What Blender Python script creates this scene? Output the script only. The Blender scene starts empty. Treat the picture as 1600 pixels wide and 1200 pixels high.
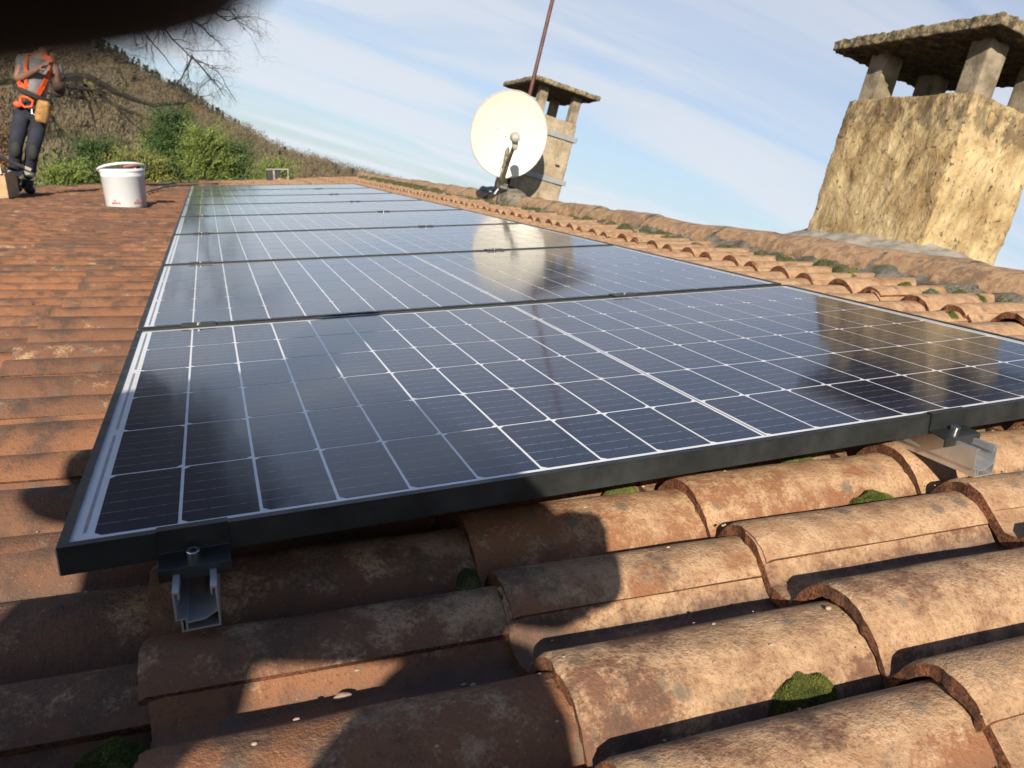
import bpy, bmesh, math, random
import numpy as np
from mathutils import Matrix, Vector, noise

random.seed(7)
rng = np.random.default_rng(7)
S = bpy.context.scene
COL = S.collection

# ------------------------------------------------------------------ frames
# Roof frame: x up the slope, y along the ridge away from the viewer, z normal to the solar panels.
PITCH = math.radians(15)
T = Matrix.Translation((0, 0, 5.5)) @ Matrix.Rotation(-PITCH, 4, 'Y')
UPR = Matrix.Rotation(PITCH, 4, 'Y')
I4 = Matrix.Identity(4)

# ------------------------------------------------------------------ camera
cam = bpy.data.cameras.new('camera')
cam.sensor_width = 36
cam.lens = 36 * 1210.52 / 1600
cam.clip_start = 0.001
cam.clip_end = 6000
cam.dof.use_dof = True
cam.dof.focus_distance = 1.0
cam.dof.aperture_fstop = 14
camo = bpy.data.objects.new('camera', cam)
COL.objects.link(camo)
CP = Vector((0.172787, -0.778820, 0.368060))
CR = Vector((0.934816, -0.355127, 0.001964))
CD = Vector((-0.101162, -0.271586, -0.957083))
CF = Vector((0.340420, 0.894497, -0.289808))
CAMF = Matrix(((CR.x, CD.x, CF.x, CP.x), (CR.y, CD.y, CF.y, CP.y), (CR.z, CD.z, CF.z, CP.z), (0, 0, 0, 1)))  # right, down, forward
camo.matrix_world = T @ Matrix(((CR.x, -CD.x, -CF.x, CP.x), (CR.y, -CD.y, -CF.y, CP.y), (CR.z, -CD.z, -CF.z, CP.z), (0, 0, 0, 1)))
S.camera = camo

# ------------------------------------------------------------------ sun, sky, exposure
sun_dir = (T.to_3x3() @ Vector((-0.68, -1.8, 1.0))).normalized()      # towards the sun
SUN_EL = math.asin(sun_dir.z)
sl = bpy.data.lights.new('sun', 'SUN')
sl.energy = 5.0
sl.angle = math.radians(0.55)
sl.color = (1.0, 0.88, 0.72)
slo = bpy.data.objects.new('sun', sl)
slo.rotation_euler = sun_dir.to_track_quat('Z', 'Y').to_euler()
slo.location = (0, 0, 30)
COL.objects.link(slo)

W = bpy.data.worlds.new('World')
S.world = W
W.use_nodes = True
wn = W.node_tree.nodes; wl = W.node_tree.links
wn.clear()
wo = wn.new('ShaderNodeOutputWorld'); bg = wn.new('ShaderNodeBackground')
sky = wn.new('ShaderNodeTexSky')
sky.sky_type = 'NISHITA'; sky.sun_disc = False
sky.sun_elevation = SUN_EL
sky.sun_rotation = math.atan2(sun_dir.x, sun_dir.y)
sky.air_density = 1.0; sky.dust_density = 1.2; sky.ozone_density = 1.5
bg.inputs['Strength'].default_value = 0.080
tc = wn.new('ShaderNodeTexCoord')
sep = wn.new('ShaderNodeSeparateXYZ'); wl.new(tc.outputs['Generated'], sep.inputs[0])
def wm(op, a, b=None, c=None):
    n = wn.new('ShaderNodeMath'); n.operation = op
    for i, v in enumerate((a, b, c)):
        if v is None: continue
        if isinstance(v, (int, float)): n.inputs[i].default_value = v
        else: wl.new(v, n.inputs[i])
    return n.outputs[0]
zc = wm('ADD', wm('MAXIMUM', sep.outputs['Z'], 0.0), 0.16)
cx = wm('DIVIDE', sep.outputs['X'], zc); cy = wm('DIVIDE', sep.outputs['Y'], zc)
comb = wn.new('ShaderNodeCombineXYZ'); wl.new(cx, comb.inputs[0]); wl.new(cy, comb.inputs[1])
mp = wn.new('ShaderNodeMapping'); mp.inputs['Rotation'].default_value = (0, 0, math.radians(14)); mp.inputs['Scale'].default_value = (0.36, 1.25, 1); mp.inputs['Location'].default_value = (0.35, 0.2, 0)
wl.new(comb.outputs[0], mp.inputs[0])
n1 = wn.new('ShaderNodeTexNoise'); n1.inputs['Scale'].default_value = 1.25; n1.inputs['Detail'].default_value = 8; n1.inputs['Roughness'].default_value = 0.50; n1.inputs['Distortion'].default_value = 0.9
wl.new(mp.outputs[0], n1.inputs['Vector'])
mr = wn.new('ShaderNodeMapRange'); mr.interpolation_type = 'SMOOTHSTEP'
mr.inputs['From Min'].default_value = 0.36; mr.inputs['From Max'].default_value = 0.60
mr.inputs['To Min'].default_value = 0.50; mr.inputs['To Max'].default_value = 0.97
wl.new(n1.outputs['Fac'], mr.inputs['Value'])
# cloud brightness: thin high cloud, brighter low down, greyer high up
mr2 = wn.new('ShaderNodeMapRange'); mr2.inputs['From Min'].default_value = 0.0; mr2.inputs['From Max'].default_value = 0.36
wl.new(sep.outputs['Z'], mr2.inputs['Value'])
ccol = wn.new('ShaderNodeMix'); ccol.data_type = 'RGBA'
ccol.inputs[6].default_value = (6.2, 6.7, 7.2, 1); ccol.inputs[7].default_value = (4.8, 5.2, 6.1, 1)
wl.new(mr2.outputs[0], ccol.inputs[0])
mr3 = wn.new('ShaderNodeMapRange'); mr3.inputs['From Min'].default_value = 0.33; mr3.inputs['From Max'].default_value = 0.62
wl.new(sep.outputs['Z'], mr3.inputs['Value'])
ccol2 = wn.new('ShaderNodeMix'); ccol2.data_type = 'RGBA'; ccol2.inputs[7].default_value = (0.8, 1.2, 2.3, 1)
wl.new(mr3.outputs[0], ccol2.inputs[0]); wl.new(ccol.outputs[2], ccol2.inputs[6])
mx = wn.new('ShaderNodeMix'); mx.data_type = 'RGBA'
wl.new(mr.outputs[0], mx.inputs[0]); tint = wn.new('ShaderNodeMix'); tint.data_type = 'RGBA'; tint.blend_type = 'MULTIPLY'; tint.inputs[0].default_value = 1.0; tint.inputs[7].default_value = (0.70, 0.87, 1.06, 1)
wl.new(sky.outputs[0], tint.inputs[6]); wl.new(tint.outputs[2], mx.inputs[6]); wl.new(ccol2.outputs[2], mx.inputs[7])
wl.new(mx.outputs[2], bg.inputs['Color']); wl.new(bg.outputs[0], wo.inputs[0])

S.render.engine = 'CYCLES'
S.view_settings.view_transform = 'Standard'
S.view_settings.look = 'None'
S.view_settings.gamma = 1
S.view_settings.exposure = 0.70

# ------------------------------------------------------------------ material helpers
class NB:
    K = 0.80
    def __init__(s, name, rough=0.6, metallic=0.0):
        s.m = bpy.data.materials.new(name); s.m.use_nodes = True
        s.n = s.m.node_tree.nodes; s.l = s.m.node_tree.links
        s.b = s.n['Principled BSDF']
        s.b.inputs['Roughness'].default_value = rough
        s.b.inputs['Metallic'].default_value = metallic
        s.tc = s.n.new('ShaderNodeTexCoord')
        s.vec = s.tc.outputs['Object']
    def put(s, sock, v):
        if isinstance(v, (int, float)): sock.default_value = v
        elif isinstance(v, tuple): sock.default_value = v if len(v) == 4 or sock.type == 'VECTOR' else v + (1,)
        else: s.l.new(v, sock)
    def math(s, op, a, b=None, c=None, clamp=False):
        n = s.n.new('ShaderNodeMath'); n.operation = op; n.use_clamp = clamp
        for i, v in enumerate((a, b, c)):
            if v is not None: s.put(n.inputs[i], v)
        return n.outputs[0]
    def mapping(s, scale=(1, 1, 1), rot=(0, 0, 0), vec=None):
        n = s.n.new('ShaderNodeMapping'); n.inputs['Scale'].default_value = scale; n.inputs['Rotation'].default_value = rot
        s.l.new(vec or s.vec, n.inputs[0]); return n.outputs[0]
    def noise(s, scale, detail=4, rough=0.55, vec=None, dist=0.0):
        n = s.n.new('ShaderNodeTexNoise'); n.inputs['Scale'].default_value = scale
        n.inputs['Detail'].default_value = detail; n.inputs['Roughness'].default_value = rough; n.inputs['Distortion'].default_value = dist
        s.l.new(vec or s.vec, n.inputs['Vector']); return n.outputs['Fac']
    def voro(s, scale, feature='F1', vec=None, out='Distance'):
        n = s.n.new('ShaderNodeTexVoronoi'); n.inputs['Scale'].default_value = scale; n.feature = feature
        s.l.new(vec or s.vec, n.inputs['Vector']); return n.outputs[out]
    def ramp(s, v, lo, hi, a=0.0, b=1.0):
        n = s.n.new('ShaderNodeMapRange'); n.interpolation_type = 'SMOOTHSTEP'
        n.inputs['From Min'].default_value = lo; n.inputs['From Max'].default_value = hi
        n.inputs['To Min'].default_value = a; n.inputs['To Max'].default_value = b
        s.put(n.inputs['Value'], v); return n.outputs[0]
    def mix(s, f, a, b):
        n = s.n.new('ShaderNodeMix'); n.data_type = 'RGBA'
        s.put(n.inputs[0], f); s.put(n.inputs[6], a); s.put(n.inputs[7], b); return n.outputs[2]
    def bump(s, h, dist=0.002, strength=1.0, prev=None):
        n = s.n.new('ShaderNodeBump'); n.inputs['Distance'].default_value = dist; n.inputs['Strength'].default_value = strength
        s.put(n.inputs['Height'], h)
        if prev: s.l.new(prev, n.inputs['Normal'])
        return n.outputs[0]
    def done(s, col=None, nrm=None, rough=None):
        if col is not None:
            if s.K != 1 and not isinstance(col, tuple):
                n = s.n.new('ShaderNodeVectorMath'); n.operation = 'SCALE'; s.l.new(col, n.inputs[0]); n.inputs['Scale'].default_value = s.K; col = n.outputs[0]
            s.put(s.b.inputs['Base Color'], col)
        if nrm is not None: s.l.new(nrm, s.b.inputs['Normal'])
        if rough is not None: s.put(s.b.inputs['Roughness'], rough)
        return s.m

def simple(name, col, rough=0.6, metallic=0.0, var=0.15, nscale=20, bump=0.0, bscale=200):
    k = NB(name, rough, metallic)
    c2 = tuple(max(0, c * (1 - var * 2)) for c in col)
    c = k.mix(k.ramp(k.noise(nscale, 5), 0.35, 0.65), c2, col)
    nr = k.bump(k.noise(bscale, 3), bump) if bump else None
    return k.done(c, nr)

def tile_material(name, end=False, ridge=False, far=False):
    k = NB(name, 0.86)
    oi = k.n.new('ShaderNodeObjectInfo'); ge = k.n.new('ShaderNodeNewGeometry')
    r = k.math('FRACT', k.math('ADD', oi.outputs['Random'], ge.outputs['Random Per Island']))
    off = k.math('MULTIPLY', r, 37.0)
    va = k.n.new('ShaderNodeVectorMath'); va.operation = 'ADD'
    k.l.new(k.vec, va.inputs[0]); cb = k.n.new('ShaderNodeCombineXYZ'); k.l.new(off, cb.inputs[0]); k.l.new(off, cb.inputs[1]); k.l.new(cb.outputs[0], va.inputs[1])
    v = va.outputs[0]
    big = k.noise(7, 4, 0.6, v); mid = k.noise(28, 5, 0.65, v); fine = k.noise(260, 3, 0.6, v); grit = k.noise(700, 2, 0.5, v)
    r2 = k.math('FRACT', k.math('MULTIPLY', r, 7.31))
    if end:
        c = k.mix(k.ramp(mid, 0.3, 0.7), (0.16, 0.06, 0.028), (0.42, 0.15, 0.055))
        c = k.mix(k.ramp(fine, 0.42, 0.62, 0, 0.85), c, (0.05, 0.028, 0.018))
        c = k.mix(k.ramp(big, 0.5, 0.75, 0, 0.6), c, (0.09, 0.06, 0.035))
        nr = k.bump(k.noise(150, 6, 0.75, v), 0.006)
        return k.done(c, nr)
    orange = k.mix(r2, (0.315, 0.138, 0.062), (0.170, 0.084, 0.050))
    if ridge: orange = k.mix(r2, (0.27, 0.18, 0.11), (0.21, 0.14, 0.085))
    # weathered beige skin, most on the crowns of the rolls, plus painted sun and shade
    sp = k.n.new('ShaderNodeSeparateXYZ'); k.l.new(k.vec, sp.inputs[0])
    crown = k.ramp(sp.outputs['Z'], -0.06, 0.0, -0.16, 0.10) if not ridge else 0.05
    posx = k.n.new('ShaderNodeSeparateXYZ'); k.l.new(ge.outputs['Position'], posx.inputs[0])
    left = k.ramp(posx.outputs['X'], -0.1, 1.15, -0.30, 0.075)  # redder left, beige right: partly own tone, partly shade and sun painted in
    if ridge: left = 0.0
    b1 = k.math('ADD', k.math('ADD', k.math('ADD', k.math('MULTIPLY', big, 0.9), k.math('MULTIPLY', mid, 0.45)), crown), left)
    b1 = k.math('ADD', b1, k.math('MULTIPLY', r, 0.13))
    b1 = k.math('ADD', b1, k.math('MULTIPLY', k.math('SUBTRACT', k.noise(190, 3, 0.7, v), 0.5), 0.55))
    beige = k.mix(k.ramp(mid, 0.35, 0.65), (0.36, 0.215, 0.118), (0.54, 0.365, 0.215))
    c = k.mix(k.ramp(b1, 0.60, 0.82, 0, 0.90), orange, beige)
    # rusty speckle
    sp1 = k.ramp(k.noise(170, 4, 0.7, v), 0.50, 0.60, 0, 0.5)
    c = k.mix(k.math('MULTIPLY', sp1, k.ramp(mid, 0.4, 0.6, 0.4, 1.0)), c, (0.27, 0.11, 0.048))
    # dark algae patches; the left side also painted darker for its shade
    dk = k.math('ADD', k.math('MULTIPLY', k.noise(11, 5, 0.7, v), 1.0), k.math('MULTIPLY', mid, 0.25))
    dcol = (0.075, 0.05, 0.038) if not ridge else (0.10, 0.08, 0.05)
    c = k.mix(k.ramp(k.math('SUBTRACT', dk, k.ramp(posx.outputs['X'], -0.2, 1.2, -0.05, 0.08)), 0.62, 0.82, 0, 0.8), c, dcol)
    low = k.ramp(sp.outputs['Z'], -0.058, -0.022, 0.85, 0) if not ridge else 0.0  # darker low down in the troughs of the rolls
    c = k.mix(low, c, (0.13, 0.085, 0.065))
    # dark pores, pale crumbs and lichen dots
    c = k.mix(k.ramp(fine, 0.58, 0.70, 0, 0.55), c, (0.085, 0.045, 0.03))
    vs = k.voro(130, vec=v)
    c = k.mix(k.ramp(vs, 0.05, 0.10, 0.6, 0), c, (0.50, 0.38, 0.27))
    vl = k.voro(17, vec=v)
    c = k.mix(k.math('MULTIPLY', k.ramp(vl, 0.10, 0.24, 1, 0), k.ramp(mid, 0.4, 0.55, 0, 0.75)), c, (0.13, 0.115, 0.085))
    if far or True:
        mossm = k.math('MULTIPLY', k.ramp(k.noise(9, 5, 0.7, k.mapping((1, 2.5, 1), vec=v)), 0.62, 0.72), k.ramp(posx.outputs['Y'], 1.0, 8.0, 0.0, 0.85) if not ridge else k.ramp(posx.outputs['Y'], 1.5, 6.0, 0.25, 0.95))
        c = k.mix(mossm, c, (0.15, 0.13, 0.025))
    h = k.math('ADD', k.math('MULTIPLY', fine, 0.5), k.math('ADD', k.math('MULTIPLY', mid, 1.5), k.math('MULTIPLY', grit, 0.25)))
    nr = k.bump(h, 0.0034, 1.0)
    return k.done(c, nr)

M = {}
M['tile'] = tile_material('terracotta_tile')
M['tile_end'] = tile_material('terracotta_broken_edge', end=True)
M['ridge'] = tile_material('terracotta_ridge', ridge=True)
def mk_mortar():
    k = NB('bedding_mortar', 0.95)
    c = k.mix(k.ramp(k.noise(14, 5), 0.35, 0.65), (0.10, 0.085, 0.06), (0.30, 0.27, 0.22))
    c = k.mix(k.ramp(k.noise(60, 5, 0.7), 0.5, 0.65, 0, 0.7), c, (0.05, 0.04, 0.03))
    c = k.mix(k.ramp(k.noise(9, 3), 0.60, 0.72, 0, 0.6), c, (0.13, 0.15, 0.045))
    return k.done(c, k.bump(k.noise(90, 6, 0.75), 0.012))
M['mortar'] = mk_mortar()
def mk_skirt():
    k = NB('grey_mortar', 0.95)
    c = k.mix(k.ramp(k.noise(20, 5), 0.35, 0.65), (0.27, 0.24, 0.20), (0.42, 0.39, 0.34))
    c = k.mix(k.ramp(k.voro(70), 0.1, 0.22, 0.4, 0), c, (0.12, 0.10, 0.08))
    return k.done(c, k.bump(k.noise(110, 6, 0.75), 0.005))
M['skirt'] = mk_skirt()
def mk_render(near):
    k = NB('yellow_lime_render' if near else 'grey_cream_render', 0.95)
    v1 = k.mapping((1.0, 1.0, 0.55 if near else 0.30))
    streak = k.noise(9, 6, 0.65, v1, 0.6); blotch = k.noise(5.5, 6, 0.65)
    if near:
        c = k.mix(k.ramp(blotch, 0.36, 0.62), (0.39, 0.265, 0.12), (0.64, 0.50, 0.275))
        c = k.mix(k.ramp(streak, 0.36, 0.50, 0.45, 0), c, (0.27, 0.175, 0.065))
        c = k.mix(k.ramp(k.noise(38, 6, 0.7), 0.50, 0.72, 0, 0.4), c, (0.66, 0.55, 0.33))
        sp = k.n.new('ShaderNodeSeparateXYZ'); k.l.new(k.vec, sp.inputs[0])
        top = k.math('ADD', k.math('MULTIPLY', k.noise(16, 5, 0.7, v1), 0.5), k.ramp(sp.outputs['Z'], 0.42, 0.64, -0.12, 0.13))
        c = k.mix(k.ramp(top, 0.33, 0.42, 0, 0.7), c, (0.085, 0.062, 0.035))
        fis = k.voro(9, 'DISTANCE_TO_EDGE', k.mapping((1.3, 1.3, 0.7)))
        wob = k.math('ADD', fis, k.math('MULTIPLY', k.math('SUBTRACT', k.noise(30, 5, 0.7), 0.5), 0.22))
        c = k.mix(k.math('MULTIPLY', k.ramp(wob, -0.02, 0.02, 1, 0), k.ramp(blotch, 0.42, 0.56, 0.9, 0)), c, (0.055, 0.038, 0.02))
        pit = k.noise(48, 6, 0.72, k.mapping((1, 1, 0.7)), 0.5)
        c = k.mix(k.ramp(pit, 0.575, 0.64, 0, 0.9), c, (0.045, 0.03, 0.018))
        h = k.math('ADD', k.math('MULTIPLY', k.noise(26, 8, 0.7, v1, 0.8), 1.0), k.math('MULTIPLY', k.noise(160, 4), 0.2))
        return k.done(c, k.bump(h, 0.015, 1.0))
    c = k.mix(k.ramp(blotch, 0.36, 0.62), (0.33, 0.26, 0.18), (0.47, 0.39, 0.27))
    c = k.mix(k.ramp(k.noise(14, 5, 0.7, v1), 0.52, 0.68, 0, 0.6), c, (0.16, 0.12, 0.075))
    c = k.mix(k.ramp(k.noise(60, 5, 0.7), 0.56, 0.68, 0, 0.6), c, (0.13, 0.10, 0.06))
    return k.done(c, k.bump(k.noise(45, 6, 0.7), 0.012))
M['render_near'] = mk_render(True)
M['render_far'] = mk_render(False)
def mk_cap():
    k = NB('lichen_concrete', 0.97)
    c = k.mix(k.ramp(k.noise(24, 6, 0.7), 0.38, 0.6), (0.13, 0.10, 0.055), (0.46, 0.37, 0.22))
    c = k.mix(k.ramp(k.noise(60, 5, 0.7), 0.5, 0.62, 0, 0.7), c, (0.03, 0.024, 0.015))
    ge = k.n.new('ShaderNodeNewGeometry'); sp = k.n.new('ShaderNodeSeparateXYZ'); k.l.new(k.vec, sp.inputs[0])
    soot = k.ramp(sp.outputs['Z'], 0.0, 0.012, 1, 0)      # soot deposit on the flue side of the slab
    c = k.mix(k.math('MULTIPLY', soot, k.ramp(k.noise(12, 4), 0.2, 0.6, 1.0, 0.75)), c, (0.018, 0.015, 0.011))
    return k.done(c, k.bump(k.noise(70, 7, 0.75), 0.02))
M['cap'] = mk_cap()
def mk_pillar():
    k = NB('grey_pillar_concrete', 0.95)
    c = k.mix(k.ramp(k.noise(12, 5), 0.35, 0.65), (0.16, 0.13, 0.085), (0.33, 0.28, 0.20))
    return k.done(c, k.bump(k.noise(80, 5, 0.7), 0.005))
M['pillar'] = mk_pillar()

def mk_cell():
    k = NB('monocrystalline_cell', 0.35); k.K = 1.0
    sp = k.n.new('ShaderNodeSeparateXYZ'); k.l.new(k.vec, sp.inputs[0])
    y = k.math('FRACT', k.math('ADD', k.math('DIVIDE', sp.outputs['Y'], 0.0265), 0.5))
    line = k.ramp(k.math('ABSOLUTE', k.math('SUBTRACT', y, 0.5)), 0.012, 0.026, 1, 0)
    dots = k.ramp(k.noise(90, 2, 0.6, k.mapping((1, 0.05, 1))), 0.36, 0.60, 0.12, 0.9)
    base = k.mix(k.ramp(k.noise(2.2, 2), 0.3, 0.7), (0.004, 0.007, 0.021), (0.006, 0.012, 0.034))
    c = k.mix(k.math('MULTIPLY', line, dots), base, (0.30, 0.32, 0.36))
    k.b.inputs['Coat Weight'].default_value = 1.0
    k.b.inputs['Coat IOR'].default_value = 1.46
    k.b.inputs['Coat Roughness'].default_value = 0.10
    k.b.inputs['IOR'].default_value = 1.2
    bp = k.n.new('ShaderNodeBump'); bp.inputs['Distance'].default_value = 0.0001; bp.inputs['Strength'].default_value = 0.35
    ge = k.n.new('ShaderNodeNewGeometry')
    k.l.new(k.noise(45, 3, 0.6, ge.outputs['Position']), bp.inputs['Height'])
    k.l.new(bp.outputs[0], k.b.inputs['Coat Normal'])
    k.put(k.b.inputs['Coat Roughness'], k.ramp(k.noise(3.5, 6, 0.7, ge.outputs['Position']), 0.35, 0.7, 0.07, 0.13))
    dust = k.ramp(k.noise(420, 2, 0.5, ge.outputs['Position']), 0.70, 0.76, 0, 0.5)
    c = k.mix(dust, c, (0.20, 0.19, 0.17))
    return k.done(c)
M['cell'] = mk_cell()
def mk_sheet():
    k = NB('white_backsheet_under_glass', 0.5); k.K = 1.0
    k.b.inputs['Coat Weight'].default_value = 1.0; k.b.inputs['Coat IOR'].default_value = 1.46; k.b.inputs['Coat Roughness'].default_value = 0.10
    c = k.mix(k.ramp(k.noise(30, 4), 0.3, 0.8), (0.72, 0.74, 0.76), (0.80, 0.82, 0.84))
    return k.done(c)
M['sheet'] = mk_sheet()
def mk_frame():
    k = NB('black_anodised_aluminium', 0.38, 0.0); k.K = 1.0
    c = k.mix(k.ramp(k.noise(9, 6, 0.7), 0.4, 0.75), (0.013, 0.015, 0.015), (0.028, 0.031, 0.030))
    c = k.mix(k.ramp(k.noise(60, 6, 0.75, k.mapping((0.3, 1, 1))), 0.62, 0.75, 0, 0.35), c, (0.10, 0.10, 0.095))
    r = k.ramp(k.noise(25, 5), 0.3, 0.7, 0.30, 0.5)
    return k.done(c, None, r)
M['frame'] = mk_frame()
M['alu'] = simple('mill_finish_aluminium', (0.90, 0.91, 0.92), 0.40, 0.85, 0.08, 30)
M['ribbon'] = simple('tinned_ribbon', (0.42, 0.44, 0.47), 0.4, 0.3, 0.1, 40)
M['steel'] = simple('stainless_steel', (0.75, 0.74, 0.72), 0.25, 1.0, 0.05, 60)
M['socket'] = simple('dark_socket', (0.02, 0.02, 0.02), 0.6)
M['strap'] = simple('galvanised_strap', (0.36, 0.38, 0.39), 0.5, 0.3, 0.1, 12)
M['dish'] = simple('cream_white_dish', (0.68, 0.66, 0.58), 0.45, 0, 0.03, 6)
M['rust'] = simple('red_oxide_pipe', (0.13, 0.05, 0.04), 0.6, 0, 0.2, 15)
M['arm'] = simple('weathered_grey_arm', (0.22, 0.21, 0.16), 0.6, 0.2, 0.3, 40)
M['greyplastic'] = simple('pale_grey_plastic', (0.50, 0.50, 0.45), 0.5, 0, 0.1, 40)
M['whitecable'] = simple('white_cable', (0.70, 0.70, 0.68), 0.5)
M['blackcable'] = simple('black_cable', (0.03, 0.028, 0.025), 0.6)
M['bucket'] = simple('white_bucket_plastic', (0.80, 0.84, 0.88), 0.45, 0, 0.02, 9)
M['redprint'] = simple('red_print', (0.60, 0.22, 0.20), 0.5)
M['darktool'] = simple('dark_tool_rubber', (0.02, 0.022, 0.025), 0.5)
M['redtool'] = simple('dull_red_tool', (0.22, 0.05, 0.045), 0.5)
M['card'] = simple('brown_cardboard', (0.52, 0.36, 0.20), 0.85, 0, 0.08, 12)
M['cardpale'] = simple('pale_cardboard', (0.70, 0.57, 0.43), 0.85, 0, 0.04, 12)
M['wood'] = simple('pale_wood', (0.55, 0.48, 0.34), 0.75, 0, 0.1, 30)
M['greybox'] = simple('grey_metal_sheet', (0.34, 0.32, 0.28), 0.5, 0.2, 0.2, 20)
M['darkmetal'] = simple('dark_metal', (0.03, 0.03, 0.03), 0.5)
M['skin'] = simple('skin', (0.30, 0.165, 0.115), 0.55, 0, 0.05, 20)
M['hair'] = simple('dark_hair', (0.02, 0.014, 0.01), 0.6)
M['tshirt'] = simple('grey_tshirt', (0.22, 0.22, 0.23), 0.85, 0, 0.08, 9, 0.002, 60)
M['navy'] = simple('navy_work_trousers', (0.020, 0.024, 0.046), 0.85, 0, 0.25, 9, 0.004, 40)
M['kneepad'] = simple('dark_knee_patch', (0.022, 0.027, 0.025), 0.8)
M['reflect'] = simple('reflective_band', (0.55, 0.56, 0.55), 0.5)
M['orange'] = simple('orange_webbing', (0.85, 0.12, 0.025), 0.6)
M['belt'] = simple('dark_belt', (0.035, 0.028, 0.03), 0.7)
M['leather'] = simple('tan_leather', (0.42, 0.22, 0.055), 0.7, 0, 0.25, 14, 0.003, 50)
M['boot'] = simple('black_boot', (0.014, 0.015, 0.018), 0.6)
M['darkglove'] = simple('black_glove', (0.006, 0.009, 0.010), 0.8, 0, 0.15, 40)
M['darkjacket'] = simple('dark_jacket', (0.03, 0.035, 0.045), 0.85)
M['browncloth'] = simple('dark_brown_cloth', (0.06, 0.035, 0.03), 0.85)
M['phone'] = simple('black_phone_shell', (0.015, 0.015, 0.017), 0.3)
M['teal'] = simple('teal_print', (0.06, 0.28, 0.32), 0.8)
M['pebble'] = simple('pale_stone', (0.42, 0.30, 0.22), 0.85, 0, 0.1, 90, 0.001, 300)
M['seed'] = simple('pale_crumb', (0.50, 0.40, 0.30), 0.85)
def mk_moss(name, a, b, c3):
    k = NB(name, 0.95)
    ge = k.n.new('ShaderNodeNewGeometry')
    c = k.mix(k.ramp(k.noise(35, 4), 0.35, 0.65), a, b)
    c = k.mix(k.ramp(k.noise(13, 3), 0.5, 0.68, 0, 0.8), c, c3)
    c = k.mix(k.math('MULTIPLY', ge.outputs['Random Per Island'], 0.45), c, tuple(x * 0.4 for x in b))
    return k.done(c)
M['moss'] = mk_moss('bright_moss', (0.075, 0.10, 0.016), (0.17, 0.185, 0.032), (0.22, 0.20, 0.09))
M['mossdark'] = mk_moss('dark_moss', (0.045, 0.055, 0.018), (0.10, 0.11, 0.03), (0.16, 0.14, 0.07))
M['mossgrey'] = mk_moss('grey_green_moss', (0.12, 0.15, 0.07), (0.24, 0.27, 0.15), (0.36, 0.36, 0.22))
def mk_leaf(name, a, b, tr=0.25):
    k = NB(name, 0.7)
    ge = k.n.new('ShaderNodeNewGeometry')
    c = k.mix(ge.outputs['Random Per Island'], a, b)
    k.b.inputs['Subsurface Weight'].default_value = 0
    return k.done(c)
M['conifer'] = mk_leaf('dark_conifer_foliage', (0.022, 0.060, 0.016), (0.085, 0.155, 0.035))
M['lime'] = mk_leaf('lime_conifer_foliage', (0.09, 0.15, 0.028), (0.24, 0.29, 0.06))
M['olive'] = mk_leaf('yellow_green_foliage', (0.12, 0.15, 0.03), (0.27, 0.26, 0.06))
M['russet'] = mk_leaf('russet_leaves', (0.13, 0.045, 0.015), (0.40, 0.16, 0.04))
M['brush'] = mk_leaf('dry_brushwood', (0.10, 0.085, 0.05), (0.26, 0.22, 0.13))
M['bark'] = NB('mossy_bark', 0.95)
k = M['bark']; M['bark'] = k.done(k.mix(k.ramp(k.noise(2.5, 5, 0.7), 0.50, 0.62), (0.018, 0.015, 0.012), (0.12, 0.11, 0.03)))
M['twig'] = simple('dark_twig', (0.035, 0.028, 0.025), 0.9)
M['twigpale'] = simple('grey_twig', (0.12, 0.10, 0.09), 0.9)
def mk_hillwood():
    k = NB('winter_wood', 0.95)
    ge = k.n.new('ShaderNodeNewGeometry')
    sp = k.n.new('ShaderNodeSeparateXYZ'); k.l.new(ge.outputs['Position'], sp.inputs[0])
    big = k.noise(0.018, 4, 0.6, ge.outputs['Position'])
    c = k.mix(ge.outputs['Random Per Island'], (0.12, 0.095, 0.060), (0.17, 0.14, 0.088))
    c = k.mix(k.ramp(big, 0.50, 0.68, 0, 0.55), c, (0.17, 0.095, 0.045))
    c = k.mix(k.ramp(k.noise(0.03, 3, 0.6, ge.outputs['Position']), 0.55, 0.7, 0, 0.5), c, (0.07, 0.075, 0.04))
    return k.done(c)
M['hillwood'] = mk_hillwood()
M['hillpine'] = mk_leaf('hill_conifers', (0.010, 0.022, 0.012), (0.03, 0.05, 0.025))
M['hill'] = simple('hillside_soil', (0.13, 0.095, 0.055), 0.95, 0, 0.2, 0.03)
M['ground'] = simple('rough_grass', (0.10, 0.11, 0.045), 0.95, 0, 0.25, 0.3)
M['wall'] = simple('house_plaster', (0.45, 0.38, 0.28), 0.9, 0, 0.1, 2)
M['deck'] = simple('roof_boards', (0.07, 0.05, 0.035), 0.9)

# ------------------------------------------------------------------ object helpers
MW = {}
def setprops(o, label=None, cat=None, group=None, kind=None):
    if label: o['label'] = label
    if cat: o['category'] = cat
    if group: o['group'] = group
    if kind: o['kind'] = kind

def empty(name, loc, label, cat, group=None, frame=None, kind=None):
    """an Empty at loc (in frame F, default the roof frame)"""
    F = T if frame is None else frame
    o = bpy.data.objects.new(name, None); COL.objects.link(o)
    o.empty_display_size = 0.05
    mw = F @ Matrix.Translation(loc)
    o.matrix_world = mw; MW[o] = mw
    setprops(o, label, cat, group, kind)
    return o

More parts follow.
